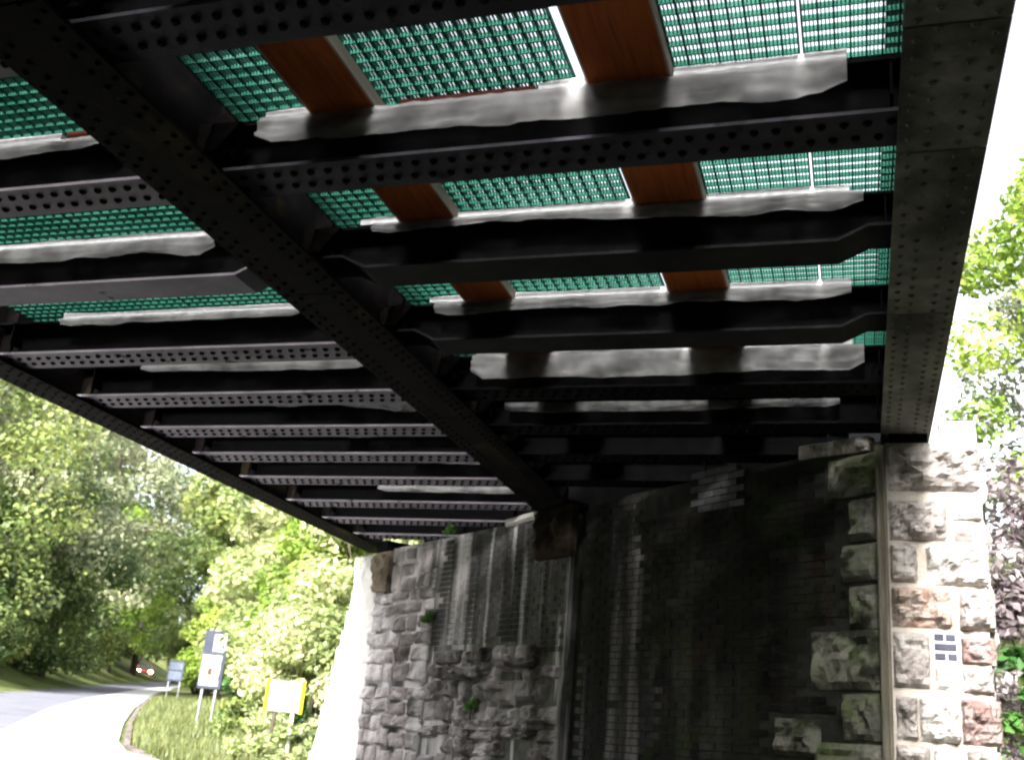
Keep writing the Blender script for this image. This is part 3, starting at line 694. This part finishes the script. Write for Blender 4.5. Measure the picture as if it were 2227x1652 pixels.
# ------------------------------------------------------------------ stone pier at the right end
pier = thing('stone_pier', 'rough cream and red stone pier with thick pointing under the right girder', 'pier')
PY = 9.75
MB().box(0.262, 1.03, PY, 11.4, -0.3, zc(2.90)).build('mortar_core', mortar_lt, pier)
MB().box(0.17, 0.262, PY-0.020, PY+0.9, -0.3, zc(2.88)).build('corner_margin', margin_m, pier)
for x in (0.185, 0.238):
    MB().tube([(x, PY-0.026, -0.3), (x, PY-0.026, zc(2.86))], [0.012, 0.012], 6).build('pointing_bead', margin_m, pier, True)
PS = [(0.27, 1.04, 2.46, 2.88, stone_gr, .13), (0.27, 0.75, 2.02, 2.38, stone_gr, .10), (0.79, 1.03, 2.20, 2.43, stone_wh, .05), (0.27, 0.50, 1.655, 1.995, stone_gr, .07), (0.56, 1.06, 1.645, 1.985, stone_wh, .12),
      (0.27, 0.76, 1.285, 1.625, stone_or, .12), (0.80, 1.09, 1.275, 1.62, stone_gr, .10), (0.27, 0.57, 0.785, 1.25, stone_gr, .10), (0.595, 0.765, 0.785, 0.985, stone_wh, .03), (0.80, 1.08, 1.005, 1.225, stone_rd, .09), (0.80, 1.05, 0.775, 0.985, stone_gr, .07),
      (0.28, 0.46, 0.375, 0.725, stone_gr, .09), (0.46, 0.78, 0.375, 0.735, stone_wh, .11), (0.78, 1.09, 0.375, 0.735, stone_rd, .12), (0.27, 0.55, 0.0, 0.345, stone_gr, .08), (0.56, 0.80, 0.0, 0.345, stone_wh, .08), (0.81, 1.07, 0.0, 0.345, stone_gr, .08),
      (0.27, 0.72, -0.42, -0.03, stone_gr, .1), (0.74, 1.07, -0.42, -0.03, stone_or, .1), (0.27, 0.5, -0.8, -0.45, stone_gr, .1), (0.52, 1.07, -0.8, -0.45, stone_gr, .1), (0.27, 0.8, -1.25, -0.83, stone_gr, .1), (0.82, 1.07, -1.25, -0.83, stone_gr, .1), (0.27, 1.07, -1.7, -1.28, stone_gr, .1)]
for k, (xa, xb, za, zb, m, pr) in enumerate(PS):
    link('stone', rock_mesh('stone', xb-xa-0.012, zb-za-0.012, pr*1.1, 300+k, 16, 13, m, 1.1), pier, ((xa+xb)/2, PY-0.008, zc((za+zb)/2)))
# the side of the pier shows a rough silhouette
for k in range(9):
    za = -1.5+k*0.48
    link('stone', rock_mesh('stone', 0.9, 0.44, 0.07, 400+k, 9, 6, stone_wh), pier, (1.036, PY+0.5, zc(za+0.24)), (0, 0, math.pi/2))
o = link('red_brick', MB().box(-0.075, 0.075, -0.012, 0.05, -0.036, 0.036).mesh('red_brick', stone_rd), pier, (0.875, PY, zc(2.07)))
pb_m = mat('slate_brick', [(0.3, (0.045, 0.045, 0.065)), (0.7, (0.075, 0.075, 0.10))], 9, 0.7, 0.2, 40, objvar=0.15)
white_mortar = mat('white_mortar', [(0.3, (0.45, 0.44, 0.46)), (0.7, (0.58, 0.57, 0.59))], 9, 0.9, 0.2, 40)
MB().box(0.592, 0.778, PY-0.010, PY+0.05, zc(0.995), zc(1.26)).build('mortar_bed', white_mortar, pier)
for (xa, xb, zz) in [(0.602, 0.675, 1.215), (0.692, 0.765, 1.215), (0.602, 0.772, 1.137), (0.602, 0.685, 1.058), (0.704, 0.772, 1.058)]:
    o = MB().box(xa, xb, PY-0.022, PY+0.03, zc(zz)-0.026, zc(zz)+0.026).build('slate_brick', pb_m, pier); bevel(o, 0.004, 1)
cap = link('coping_stone', rock_mesh('coping_stone', 0.30, 0.22, 0.05, 77, 8, 6, stone_wh), pier, (0.87, PY+0.03, zc(3.0)))
MB().box(0.30, 0.62, PY+0.03, PY+0.5, zc(2.90), zc(2.998)).build('bearing_plate', black_m, pier)

# near abutment behind the camera (closes the space under the bridge)
na = thing('near_abutment', 'sooty stone abutment on the near side of the road behind the camera', 'wall', (A0.x-0.0, A0.y-15.4, 0), TH)
MB().box(-12.5, 4.5, -1.4, -0.001, -0.5, zc(2.9)).build('wall_face', stone_dk, na)

# ------------------------------------------------------------------ leaves
def leaf_mesh(name, pts, nrm, size, m, seed, aspect=1.7, tint=None, droop=0.0):
    rs = np.random.RandomState(seed); n = len(pts); pts = np.asarray(pts, float); nrm = np.asarray(nrm, float)
    nrm = nrm + rs.normal(0, 0.55, (n, 3)); nrm /= np.linalg.norm(nrm, axis=1)[:, None]+1e-9
    a = rs.normal(0, 1, (n, 3)); a -= (a*nrm).sum(1)[:, None]*nrm; a /= np.linalg.norm(a, axis=1)[:, None]+1e-9
    a[:, 2] -= droop; b = np.cross(nrm, a)
    s = size*rs.uniform(0.55, 1.35, n)[:, None]
    V = np.empty((n, 4, 3)); V[:, 0] = pts-a*s*aspect*0.5; V[:, 1] = pts+b*s*0.5+nrm*s*0.12; V[:, 2] = pts+a*s*aspect*0.5; V[:, 3] = pts-b*s*0.5+nrm*s*0.12
    me = bpy.data.meshes.new(name); me.vertices.add(n*4); me.vertices.foreach_set('co', V.reshape(-1))
    F = np.arange(n*4).reshape(n, 4); T = np.concatenate([F[:, [0, 1, 2]], F[:, [0, 2, 3]]], 1).reshape(-1)
    me.loops.add(n*6); me.loops.foreach_set('vertex_index', T)
    me.polygons.add(n*2); me.polygons.foreach_set('loop_start', np.arange(0, n*6, 3)); me.polygons.foreach_set('loop_total', np.full(n*2, 3))
    me.update(calc_edges=True); me.materials.append(m)
    t = rs.uniform(0, 1, n) if tint is None else np.clip(np.asarray(tint)+rs.normal(0, 0.16, n), 0, 1)
    at = me.attributes.new('tint', 'FLOAT', 'FACE'); at.data.foreach_set('value', np.repeat(t, 2))
    return me
def clump_points(centers, radii, n, seed, flat=0.75):
    rs = np.random.RandomState(seed); C = np.asarray(centers, float); R = np.asarray(radii, float)
    wgt = R**2; wgt = wgt/wgt.sum(); k = rs.choice(len(C), n, p=wgt)
    d = rs.normal(0, 1, (n, 3)); d /= np.linalg.norm(d, axis=1)[:, None]
    rr = R[k]*rs.uniform(0.35, 1.05, n)**0.6
    P = C[k] + d*rr[:, None]*np.array([1, 1, flat])
    N = d*0.7 + np.array([0, 0, 0.7])
    tint = rs.uniform(0.2, 0.8, len(C))[k]
    return P, N, tint
def tree(name, label, x, y, H, R, m, seed, nl=5000, leaf=0.32, trunk_r=0.22, nclump=34, low=0.25, group=None, lean=(0, 0), bm=None, z=None, cat='tree'):
    r = random.Random(seed); gz = ground_z(x, y)-0.1 if z is None else z
    t = thing(name, label, cat, (x, y, gz), 0, group)
    mb = MB(); top = Vector((lean[0]*H, lean[1]*H, H*0.86))
    tp = [Vector((0, 0, -0.3)), top*0.3+Vector((r.uniform(-.2, .2), r.uniform(-.2, .2), 0)), top*0.6+Vector((r.uniform(-.4, .4), r.uniform(-.4, .4), 0)), top]
    mb.tube(tp, [trunk_r*1.3, trunk_r, trunk_r*0.65, trunk_r*0.15], 7)
    mb.build('trunk', bm or bark_m, t, True)
    cs, rs_ = [], []
    lb = MB()
    for k in range(nclump):
        f = low+(1-low)*r.random()**0.8; a = r.uniform(0, 2*math.pi)
        prof = math.sin(math.pi*min(1, max(0.05, (f-low)/(1-low)*0.85+0.12)))**0.7
        rad = R*prof*r.uniform(0.45, 1.0)
        p0 = top*max(0.15, f-0.18) ; p1 = Vector((top.x*f+math.cos(a)*rad, top.y*f+math.sin(a)*rad, H*f))
        cs.append(tuple(p1)); rs_.append(R*r.uniform(0.24, 0.42))
        if k % 2 == 0:
            mid = (p0+p1)/2+Vector((0, 0, -0.05*R)); lb.tube([p0, mid, p1], [trunk_r*0.35, trunk_r*0.2, trunk_r*0.06], 5)
    lb.build('limbs', bm or bark_m, t, True)
    P, N, T = clump_points(cs, rs_, nl, seed)
    link('crown', leaf_mesh('crown', P, N, leaf, m, seed, tint=T), t)
    return t
def shrub(name, label, x, y, H, R, m, seed, nl=3000, leaf=0.14, nclump=22, cat='shrub', group=None, z=None, sq=(1, 1), stem_r=0.03):
    r = random.Random(seed); gz = ground_z(x, y)-0.05 if z is None else z
    t = thing(name, label, cat, (x, y, gz), 0, group); cs, rs_ = [], []; mb = MB()
    for k in range(nclump):
        a = r.uniform(0, 2*math.pi); f = r.uniform(0.12, 0.95); rad = R*math.sqrt(r.random())*(1.0-0.45*f)
        p = Vector((math.cos(a)*rad*sq[0], math.sin(a)*rad*sq[1], H*f)); cs.append(tuple(p)); rs_.append(min(R, H)*r.uniform(0.2, 0.36))
        if k % 2 == 0: mb.tube([(p.x*0.2, p.y*0.2, -0.2), (p.x*0.5, p.y*0.5, p.z*0.55), tuple(p)], [stem_r, stem_r*0.7, stem_r*0.25], 5)
    mb.build('stems', bark_m, t, True)
    P, N, T = clump_points(cs, rs_, nl, seed)
    link('foliage', leaf_mesh('foliage', P, N, leaf, m, seed, tint=T), t)
    return t
def pol(az, D): a = math.radians(az); return (math.sin(a)*D, math.cos(a)*D)

# wooded hillside beyond the road, reads as one mass
def woodland():
    rs = np.random.RandomState(4); C, R = [], []
    while len(C) < 560:
        az = rs.uniform(-52, -14); D = rs.uniform(95, 190); x, y = pol(az, D)
        if -sdist(LEFT, x, y) < 6 and sdist(VERGE, x, y) < 14: continue
        g = ground_z(x, y); f = rs.uniform(0.02, 1)
        C.append((x, y, g+1.0+f*(17+6*mnoise.noise((x*.05, y*.05, 0))))); R.append(rs.uniform(1.8, 3.8))
    P, N, T = clump_points(C, R, 120000, 9)
    o = link('woodland', leaf_mesh('woodland', P, N, 0.42, leaf_mid, 9, tint=T)); tag(o, 'dense green wood covering the hillside beyond the road', 'woodland', kind='stuff')
woodland()
GT = 'trees on the far side of the road'
for (az, D, H, R, m, lab, sd, nl) in [
    (-46.0, 56, 15, 5.5, leaf_mid, 'big bushy tree at the left picture edge above the road', 21, 6500),
    (-42.6, 60, 17, 5.0, leaf_grey, 'tall grey-green tree second from the left edge', 22, 6500),
    (-40.4, 66, 11, 4.2, leaf_dark, 'dark low tree overhanging the left side of the road', 23, 6500),
    (-38.8, 84, 21, 6.0, leaf_grey, 'tall pale tree with arching dark branches under the left girder', 24, 7000),
    (-37.4, 98, 14, 4.6, leaf_lime, 'yellow-green sunlit tree left of the red car', 25, 5200),
    (-36.2, 112, 20, 6.0, leaf_dark, 'dark tree behind the red car', 26, 5200),
    (-34.2, 118, 19, 6.0, leaf_mid, 'rounded tree behind the small far sign', 27, 5200),
    (-44.2, 58, 8, 4.0, leaf_dark, 'dark green bush low on the left roadside', 28, 5200),
    (-32.6, 74, 15, 4.5, leaf_mid, 'slim olive tree behind the tall two-panel sign', 29, 5200),
]:
    x, y = pol(az, D)
    tree('roadside_tree', lab, x, y, H, R, m, sd, nl=int(nl*2.3), leaf=0.24 if D > 70 else 0.165, trunk_r=0.25, low=0.08 if H < 12 else 0.12, nclump=44, group=GT)
GB = 'bushes on the bank by the wing wall'
for (az, D, H, R, m, lab, sd, nl, lf, dz) in [
    (-29.9, 46, 10.5, 3.2, leaf_pale, 'pale leafy bush rising behind the tall two-panel sign', 31, 7000, 0.24, 0),
    (-28.2, 36, 8.5, 3.2, leaf_pale, 'white-flecked bright bush between the sign and the wing wall', 32, 8000, 0.22, 0),
    (-26.0, 33, 8.0, 3.0, leaf_lime, 'yellow-green bush against the wing wall top', 33, 7000, 0.20, 0),
    (-27.6, 29, 3.4, 2.0, leaf_pale, 'bramble bush with pale leaves behind the yellow-edged board', 34, 6000, 0.15, 0),
    (-28.9, 36, 3.6, 1.9, leaf_ivy, 'green leafy bush between the two-panel sign and the yellow-edged board', 35, 6000, 0.17, 0),
    (-24.0, 31, 9.0, 3.0, leaf_pale, 'tall bush partly hidden behind the wing wall', 36, 5000, 0.2, 0),
    (-31.3, 62, 10, 3.4, leaf_lime, 'lime green bush behind the small post on the verge', 37, 5000, 0.26, 0),
    (-32.9, 76, 6, 2.6, leaf_mid, 'low hedge bush between the two road signs', 38, 4500, 0.24, 0),
]:
    x, y = pol(az, D)
    shrub('bank_bush', lab, x, y, H, R, m, sd, nl=int(nl*2.6), leaf=lf*0.58, nclump=46, group=GB, cat='bush', stem_r=0.05)
GU = 'undergrowth along the far road edge'
for (x, y, H, R, m, lab, sd, nl) in [
    (-36.6, 38.2, 3.6, 2.6, leaf_dark, 'dark thicket at the far road edge, leftmost', 91, 5200), (-39.6, 42.8, 3.4, 2.5, leaf_mid, 'mid green thicket at the far road edge, second from the left', 92, 5200),
    (-42.2, 48.0, 4.2, 2.6, leaf_dark, 'dark thicket at the far road edge, third from the left', 93, 5200), (-46.2, 54.5, 3.8, 2.8, leaf_mid, 'mid green thicket at the far road edge, fourth from the left', 94, 4800),
    (-50.6, 61.5, 4.4, 3.0, leaf_dark, 'dark thicket at the far road edge, fifth from the left', 95, 4800), (-56.0, 71.0, 4.2, 3.2, leaf_mid, 'olive thicket at the far road edge, left of the red car', 96, 4200),
    (-67.0, 86.5, 4.4, 3.0, leaf_dark, 'dark thicket at the far road edge, nearest the red car', 97, 4200), (-78.5, 108.0, 5.0, 3.8, leaf_dark, 'dark thicket behind the red car', 98, 4200)]:
    shrub('roadside_bush', lab, x-0.6, y+0.2, H, R, m, sd, nl=nl, leaf=0.17, nclump=30, group=GU, cat='bush', stem_r=0.04)
# bare pale stems by the wing wall
for (az, D, H, lean, lab) in [(-25.45, 27, 3.9, 0.10, 'taller bare pale stem leaning beside the wing wall'), (-26.0, 27.5, 2.6, -0.06, 'shorter bare pale stem left of the wing wall')]:
    x, y = pol(az, D); g = ground_z(x, y)
    t = thing('bare_stem', lab, 'dead stem', (x, y, g+0.6), group='bare pale stems')
    MB().tube([(0, 0, -0.8), (-lean*1.2, 0, H*0.5), (-lean*H*0.8, 0, H)], [0.085, 0.07, 0.05], 7).build('stem', pale_bark_m, t, True)
    MB().tube([(-lean*1.2, 0, H*0.5), (0.5, 0.1, H*0.72), (0.9, 0.1, H*0.95)], [0.03, 0.022, 0.008], 5).build('twig', pale_bark_m, t, True)

# growth beside the stone pier on the right
shrub('purple_shrub', 'purple-grey twiggy shrub behind the stone pier', 2.3, 13.2, 5.1, 1.2, leaf_purple, 51, nl=9000, leaf=0.07, nclump=46, z=0.7, stem_r=0.02)
tree('slender_tree', 'sunlit yellow-green tree above the stone pier at the right edge', 3.0, 15.4, 9.6, 1.55, leaf_lime, 52, nl=13000, leaf=0.07, trunk_r=0.07, nclump=40, low=0.38, z=0.8)
tree('feathery_tree', 'grey-green feathery tree behind the yellow-green one at the right edge', 3.2, 18.5, 9.0, 1.6, leaf_grey, 54, nl=12000, leaf=0.07, trunk_r=0.07, nclump=36, low=0.2, z=1.2)
shrub('ivy_plant', 'glossy green ivy growing against the right side of the stone pier', 1.42, 10.5, 2.6, 0.42, leaf_ivy, 53, nl=700, leaf=0.085, nclump=20, z=0.5, stem_r=0.012, cat='ivy')
shrub('dark_undergrowth', 'dark leafy undergrowth low behind the pier at the right corner', 2.1, 11.8, 2.7, 0.8, leaf_dark, 55, nl=3500, leaf=0.08, nclump=26, z=0.3, stem_r=0.012)
for (x, y, H, R, lab, sd) in [(9, 4.5, 11, 4.0, 'broad light-blocking tree added on the right bank, unseen', 71), (14, -2.5, 12, 4.5, 'tall light-blocking tree added on the right bank behind the camera', 72), (6.5, 9.5, 8, 2.4, 'young light-blocking tree added on the right bank beyond the pier', 73), (4.8, -3.5, 7.5, 2.6, 'added young light-blocking tree just right of the bridge behind the camera', 74), (6.5, 1.0, 7.5, 2.8, 'added leafy light-blocking tree right of the bridge beside the camera', 75)]:
    tree('light_block_tree', lab, x, y, H, R, leaf_dark, sd, nl=3500, leaf=0.45, trunk_r=0.2, low=0.05, nclump=40)  # unseen trees added to block light coming from the right
# small ferns rooted in the abutment
for (u, z, sd, lab) in [(7.72, 1.72, 61, 'small green fern growing from the stones high on the abutment'), (6.3, 0.55, 62, 'tiny green fern in a crack low on the abutment'), (7.35, 2.93, 63, 'tuft of bright leaves on top of the abutment')]:
    px, py = A0.x+u*DX-0.622*0.09, A0.y+u*DY-0.783*0.09
    t = thing('wall_fern', lab, 'fern', (px, py, zc(z)), group='ferns on the abutment')
    P, N, T = clump_points([(0, 0, 0), (0.03, 0, 0.06), (-0.04, -0.02, -0.03)], [0.09, 0.07, 0.07], 90, sd)
    link('foliage', leaf_mesh('foliage', P, N, 0.045, leaf_ivy, sd), t)

# grass on the verge
SCAR = [(-14.2, 22.4), (-16.0, 25.5), (-18.6, 29.7), (-21.8, 34.0)]
def verge_grass():
    rs = np.random.RandomState(2); P = []
    while len(P) < 26000:
        D = 20+45*rs.rand()**1.6; az = rs.uniform(-36, -22); x, y = pol(az, D); q = sdist(VERGE, x, y)
        if 0.1 < q < 7 and (abs(sdist(SCAR, x, y)) > 0.3+0.3*rs.rand() or rs.rand() < 0.35): P.append((x, y, ground_z(x, y)))
    P = np.array(P); n = len(P); h = rs.uniform(0.08, 0.30, n)*(0.6+0.9*np.array([0.5+0.5*mnoise.noise((p[0]*0.9, p[1]*0.9, 0)) for p in P])); a = rs.uniform(0, 2*np.pi, n); wd = 0.022
    V = np.empty((n, 3, 3)); V[:, 0] = P; V[:, 1] = P; V[:, 2] = P
    V[:, 0, 0] -= np.cos(a)*wd; V[:, 0, 1] -= np.sin(a)*wd; V[:, 1, 0] += np.cos(a)*wd; V[:, 1, 1] += np.sin(a)*wd
    V[:, 2] += np.stack([rs.normal(0, 0.09, n), rs.normal(0, 0.09, n), h], 1); V[:, :2, 2] -= 0.03
    me = bpy.data.meshes.new('grass'); me.from_pydata(V.reshape(-1, 3).tolist(), [], np.arange(n*3).reshape(n, 3).tolist()); me.materials.append(grass_m)
    at = me.attributes.new('tint', 'FLOAT', 'FACE'); at.data.foreach_set('value', np.clip(rs.normal(0.45, 0.2, n)+0.5*np.array([mnoise.noise((p[0]*0.6, p[1]*0.6, 7)) for p in P]), 0, 1))
    tag(link('grass', me), 'rough grass growing on the road verge', 'grass', kind='stuff')
verge_grass()
GW = 'weed clumps on the verge'
for (az, D, H, R, m, lab, sd, nl) in [
    (-29.2, 25.0, 0.75, 0.75, leaf_pale, 'pale weed clump left of the yellow-edged board posts', 81, 900), (-27.7, 24.2, 0.85, 0.7, leaf_pale, 'greyish weed clump in front of the yellow-edged board posts', 82, 900),
    (-26.6, 24.6, 1.0, 0.8, leaf_grey, 'grey-green weed clump right of the yellow-edged board, against the wing wall', 83, 1000), (-30.9, 33.5, 0.9, 0.8, leaf_mid, 'leafy weed clump right of the two-panel sign posts', 84, 900),
    (-30.4, 28.5, 0.7, 0.9, leaf_mid, 'spreading weed clump below the two-panel sign', 85, 900), (-28.4, 29.0, 1.2, 1.0, leaf_ivy, 'bright green weed clump behind the yellow-edged board', 86, 1100),
    (-25.9, 22.3, 0.8, 0.7, leaf_mid, 'weed clump at the foot of the wing wall', 87, 800), (-29.8, 22.6, 0.6, 0.8, leaf_pale, 'low weed clump at the near tip of the verge', 88, 800)]:
    x, y = pol(az, D); shrub('weed_clump', lab, x, y, H, R, m, sd, nl=nl, leaf=0.075, nclump=18, cat='weeds', group=GW, stem_r=0.008)
# ------------------------------------------------------------------ signs
blue_m = mat('sign_slate_blue', [(0.3, (0.024, 0.028, 0.042)), (0.7, (0.038, 0.042, 0.060))], 3, 0.6, spec=0.1)
white_m = mat('sign_white', [(0.3, (0.27, 0.275, 0.29)), (0.7, (0.33, 0.335, 0.35))], 3, 0.6, spec=0.1)
ltblue_m = mat('sign_pale_blue', [(0.35, (0.07, 0.085, 0.115)), (0.65, (0.11, 0.125, 0.16))], 2.5, 0.6, spec=0.1)
brown_m = mat('sign_brown', [(0.3, (0.04, 0.028, 0.014)), (0.7, (0.07, 0.045, 0.025))], 5, 0.6)
ink_m = mat('sign_black', [(0.3, (0.02, 0.02, 0.02)), (0.7, (0.035, 0.035, 0.035))], 5, 0.6)
yellow_m = mat('sign_yellow', [(0.3, (0.75, 0.55, 0.01)), (0.7, (0.82, 0.64, 0.02))], 5, 0.45)
def face_rot(x, y, turn=0): return math.atan2(x, -y)*0 + math.atan2(-x, y) + math.radians(turn)   # local -Y towards the camera
# tall two-panel sign
az = (-18.26, 28.66); gz = ground_z(*az); zr = lambda z: zc(z)-gz
s1 = thing('direction_sign', 'tall two-panel blue and white sign on two grey posts', 'sign', (az[0], az[1], gz), face_rot(*az, -28))
hw = 0.38
for x in (-0.22, 0.22): MB().tube([(x, 0.05, -0.4), (x, 0.05, zr(2.5))], [0.038, 0.038], 8).build('post', steel_m, s1, True)
up_ = MB().box(-hw, hw, -0.015, 0.015, zr(2.04), zr(2.70)).build('upper_panel', blue_m, s1)
MB().box(-0.06, hw-0.05, -0.021, -0.0155, zr(2.10), zr(2.60)).build('white_patch', white_m, up_)
MB().box(0.0, hw-0.10, -0.026, -0.0215, zr(2.47), zr(2.495)).build('dark_bar', blue_m, up_)
lp = MB().box(-hw, hw, -0.015, 0.015, zr(1.03), zr(2.03)).build('lower_panel', blue_m, s1)
MB().box(-hw+0.04, hw-0.10, -0.021, -0.0155, zr(1.12), zr(1.99)).build('white_face', white_m, lp)
MB().box(-0.11, 0.03, -0.026, -0.0215, zr(1.42), zr(1.62)).build('brown_symbol', brown_m, lp)
MB().box(-0.20, -0.10, -0.026, -0.0215, zr(1.50), zr(1.52)).build('thin_line', brown_m, lp)
cp = [(hw-0.15+0.05*math.sin(t*2.4), zr(1.22+0.62*t)) for t in [i/10 for i in range(11)]]
mb = MB()
for (xa, za), (xb, zb) in zip(cp[:-1], cp[1:]): mb.prism([(xa, za), (xa+0.028, za), (xb+0.028, zb), (xb, zb)], 'y', -0.026, -0.0215)
mb.build('curved_line', ink_m, lp)
MB().box(0.1, 0.18, -0.026, -0.0215, zr(1.78), zr(1.82)).build('small_mark', ltblue_m, lp)
# far sign
pz = (-33.7, 49.6); gz = ground_z(*pz)
s2 = thing('far_sign', 'small pale blue road sign near the red car', 'sign', (pz[0], pz[1], gz), face_rot(*pz, -12))
zr = lambda z: zc(z)-gz
for x in (-0.28, 0.30): MB().tube([(x, 0.04, -0.3), (x, 0.04, zr(2.9))], [0.03, 0.03], 8).build('post', steel_m, s2, True)
pan = MB().box(-0.40, 0.40, -0.015, 0.015, zr(2.02), zr(3.05)).build('panel', blue_m, s2)
MB().box(-0.34, 0.34, -0.021, -0.0155, zr(2.60), zr(2.98)).build('upper_text_block', ltblue_m, pan); MB().box(-0.34, 0.34, -0.021, -0.0155, zr(2.10), zr(2.52)).build('lower_text_block', ltblue_m, pan)
# yellow-edged board
pz = (-11.55, 21.05); gz = ground_z(*pz); zr = lambda z: zc(z)-gz
s3 = thing('yellow_board', 'white board with yellow side edges on short posts by the wing wall', 'sign', (pz[0], pz[1], gz), face_rot(*pz, 6))
pan = MB().box(-0.40, 0.40, -0.012, 0.012, zr(0.40), zr(1.05)).build('backing_panel', ink_m, s3)
MB().box(-0.325, 0.325, -0.018, -0.0125, zr(0.415), zr(1.035)).build('white_face', white_m, pan)
for s in (-1, 1): MB().box(s*0.327, s*0.398, -0.018, -0.0125, zr(0.403), zr(1.047)).build('yellow_edge', yellow_m, pan)
for x in (-0.16, 0.22): MB().tube([(x, 0.03, -0.3), (x, 0.03, zr(0.9))], [0.04, 0.04], 8).build('post', pale_bark_m if x > 0 else bark_m, s3, True)
# little grey marker post
pz = (-16.3, 27.6+1.2); gz = ground_z(*pz)
t = thing('marker_post', 'short thin grey marker post behind the yellow-edged board', 'post', (pz[0], pz[1], gz))
MB().tube([(0, 0, -0.2), (0.02, 0, 1.0)], [0.035, 0.03], 8).build('shaft', steel_m, t, True)
MB().box(-0.01, 0.05, -0.045, -0.03, 0.80, 0.95).build('reflector', white_m, t)

# ------------------------------------------------------------------ car
car_p = mat('car_red_paint', [(0.3, (0.30, 0.035, 0.012)), (0.7, (0.40, 0.06, 0.02))], 2, 0.3, spec=0.6)
glass_m = mat('car_glass', [(0.3, (0.02, 0.022, 0.025)), (0.7, (0.03, 0.032, 0.035))], 2, 0.1, spec=0.7)
tyre_m = mat('tyre', [(0.3, (0.012, 0.012, 0.012)), (0.7, (0.025, 0.025, 0.025))], 5, 0.9)
def lamp_mat(name, col, st):
    m = bpy.data.materials.new(name); m.use_nodes = True; b = m.node_tree.nodes['Principled BSDF']
    b.inputs['Base Color'].default_value = (*col, 1); b.inputs['Emission Color'].default_value = (*col, 1); b.inputs['Emission Strength'].default_value = st
    return m
cx, cy = -73.2, 101.9
car = thing('red_car', 'small red-orange car with headlights on, coming round the bend', 'car', (cx, cy, base_z(cx, cy)+0.04), math.atan2(-cx, cy)+math.radians(2))
# front towards -Y; width along X
prof = [(-1.95, 0.28), (-2.0, 0.55), (-1.92, 0.78), (-1.05, 0.95), (-0.35, 1.42), (0.9, 1.46), (1.75, 1.05), (1.95, 0.9), (1.95, 0.3)]
def car_body():
    mb = MB(); n = len(prof); rings = [(-0.84, 0.92), (-0.80, 1.0), (0.80, 1.0), (0.84, 0.92)]
    for x, k in rings:
        for (y, z) in prof:
            nar = 1.0 if z < 1.0 else 1.0-0.22*(z-1.0)/0.45
            mb.v.append((x*nar, y*k, 0.28+(z-0.28)*(k if z < 1 else 1.0)))
    for i in range(3):
        for k in range(n): mb.f.append((i*n+k, i*n+(k+1) % n, (i+1)*n+(k+1) % n, (i+1)*n+k))
    mb.f.append(tuple(range(n))); mb.f.append(tuple(3*n+k for k in reversed(range(n))))
    return mb
o = car_body().build('body', car_p, car, False); bevel(o, 0.04, 2)
ws = MB(); ws.v += [(-0.68, -1.03, 0.985), (0.68, -1.03, 0.985), (0.60, -0.385, 1.415), (-0.60, -0.385, 1.415)]; ws.f.append((0, 1, 2, 3))
ws.v += [(v[0], v[1]-0.012, v[2]+0.012) for v in ws.v[:4]]; ws.f += [(7, 6, 5, 4)[::-1], (0, 4, 5, 1), (1, 5, 6, 2), (2, 6, 7, 3), (3, 7, 4, 0)]; ws.build('windscreen', glass_m, car)
MB().box(-0.42, 0.42, -2.02, -1.96, 0.50, 0.66).build('grille', ink_m, car); MB().box(-0.6, 0.6, -2.02, -1.955, 0.30, 0.40).build('lower_intake', ink_m, car)
for s, c in ((-1, (1.0, 0.72, 0.25)), (1, (1.0, 0.88, 0.72))):
    h = MB(); n = 12
    for y, rr in ((-2.03, 0.13), (-2.06, 0.11), (-1.9, 0.17)):
        for k in range(n): h.v.append((s*0.62+rr*1.25*math.cos(2*math.pi*k/n), y, 0.70+rr*math.sin(2*math.pi*k/n)))
    h.f.append(tuple(n+k for k in range(n)))
    for i, j in ((1, 0), (0, 2)):
        for k in range(n): h.f.append((i*n+k, j*n+k, j*n+(k+1) % n, i*n+(k+1) % n))
    h.build('headlight', lamp_mat('headlight_glow', c, 14), car)
    MB().box(s*0.86, s*1.02, -0.95, -0.80, 0.93, 1.07).build('wing_mirror', car_p, car)
for x in (-0.74, 0.74):
    for y in (-1.25, 1.25):
        wv_ = MB(); n = 16
        for xx, rr in ((x-0.1, 0.29), (x-0.1, 0.32), (x+0.1, 0.32), (x+0.1, 0.29)):
            for k in range(n): wv_.v.append((xx, y+rr*math.cos(2*math.pi*k/n), 0.31+rr*math.sin(2*math.pi*k/n)))
        for i in range(3):
            for k in range(n): wv_.f.append((i*n+k, i*n+(k+1) % n, (i+1)*n+(k+1) % n, (i+1)*n+k))
        wv_.f.append(tuple(range(n))); wv_.f.append(tuple(3*n+k for k in range(n)))
        wv_.build('wheel', tyre_m, car)
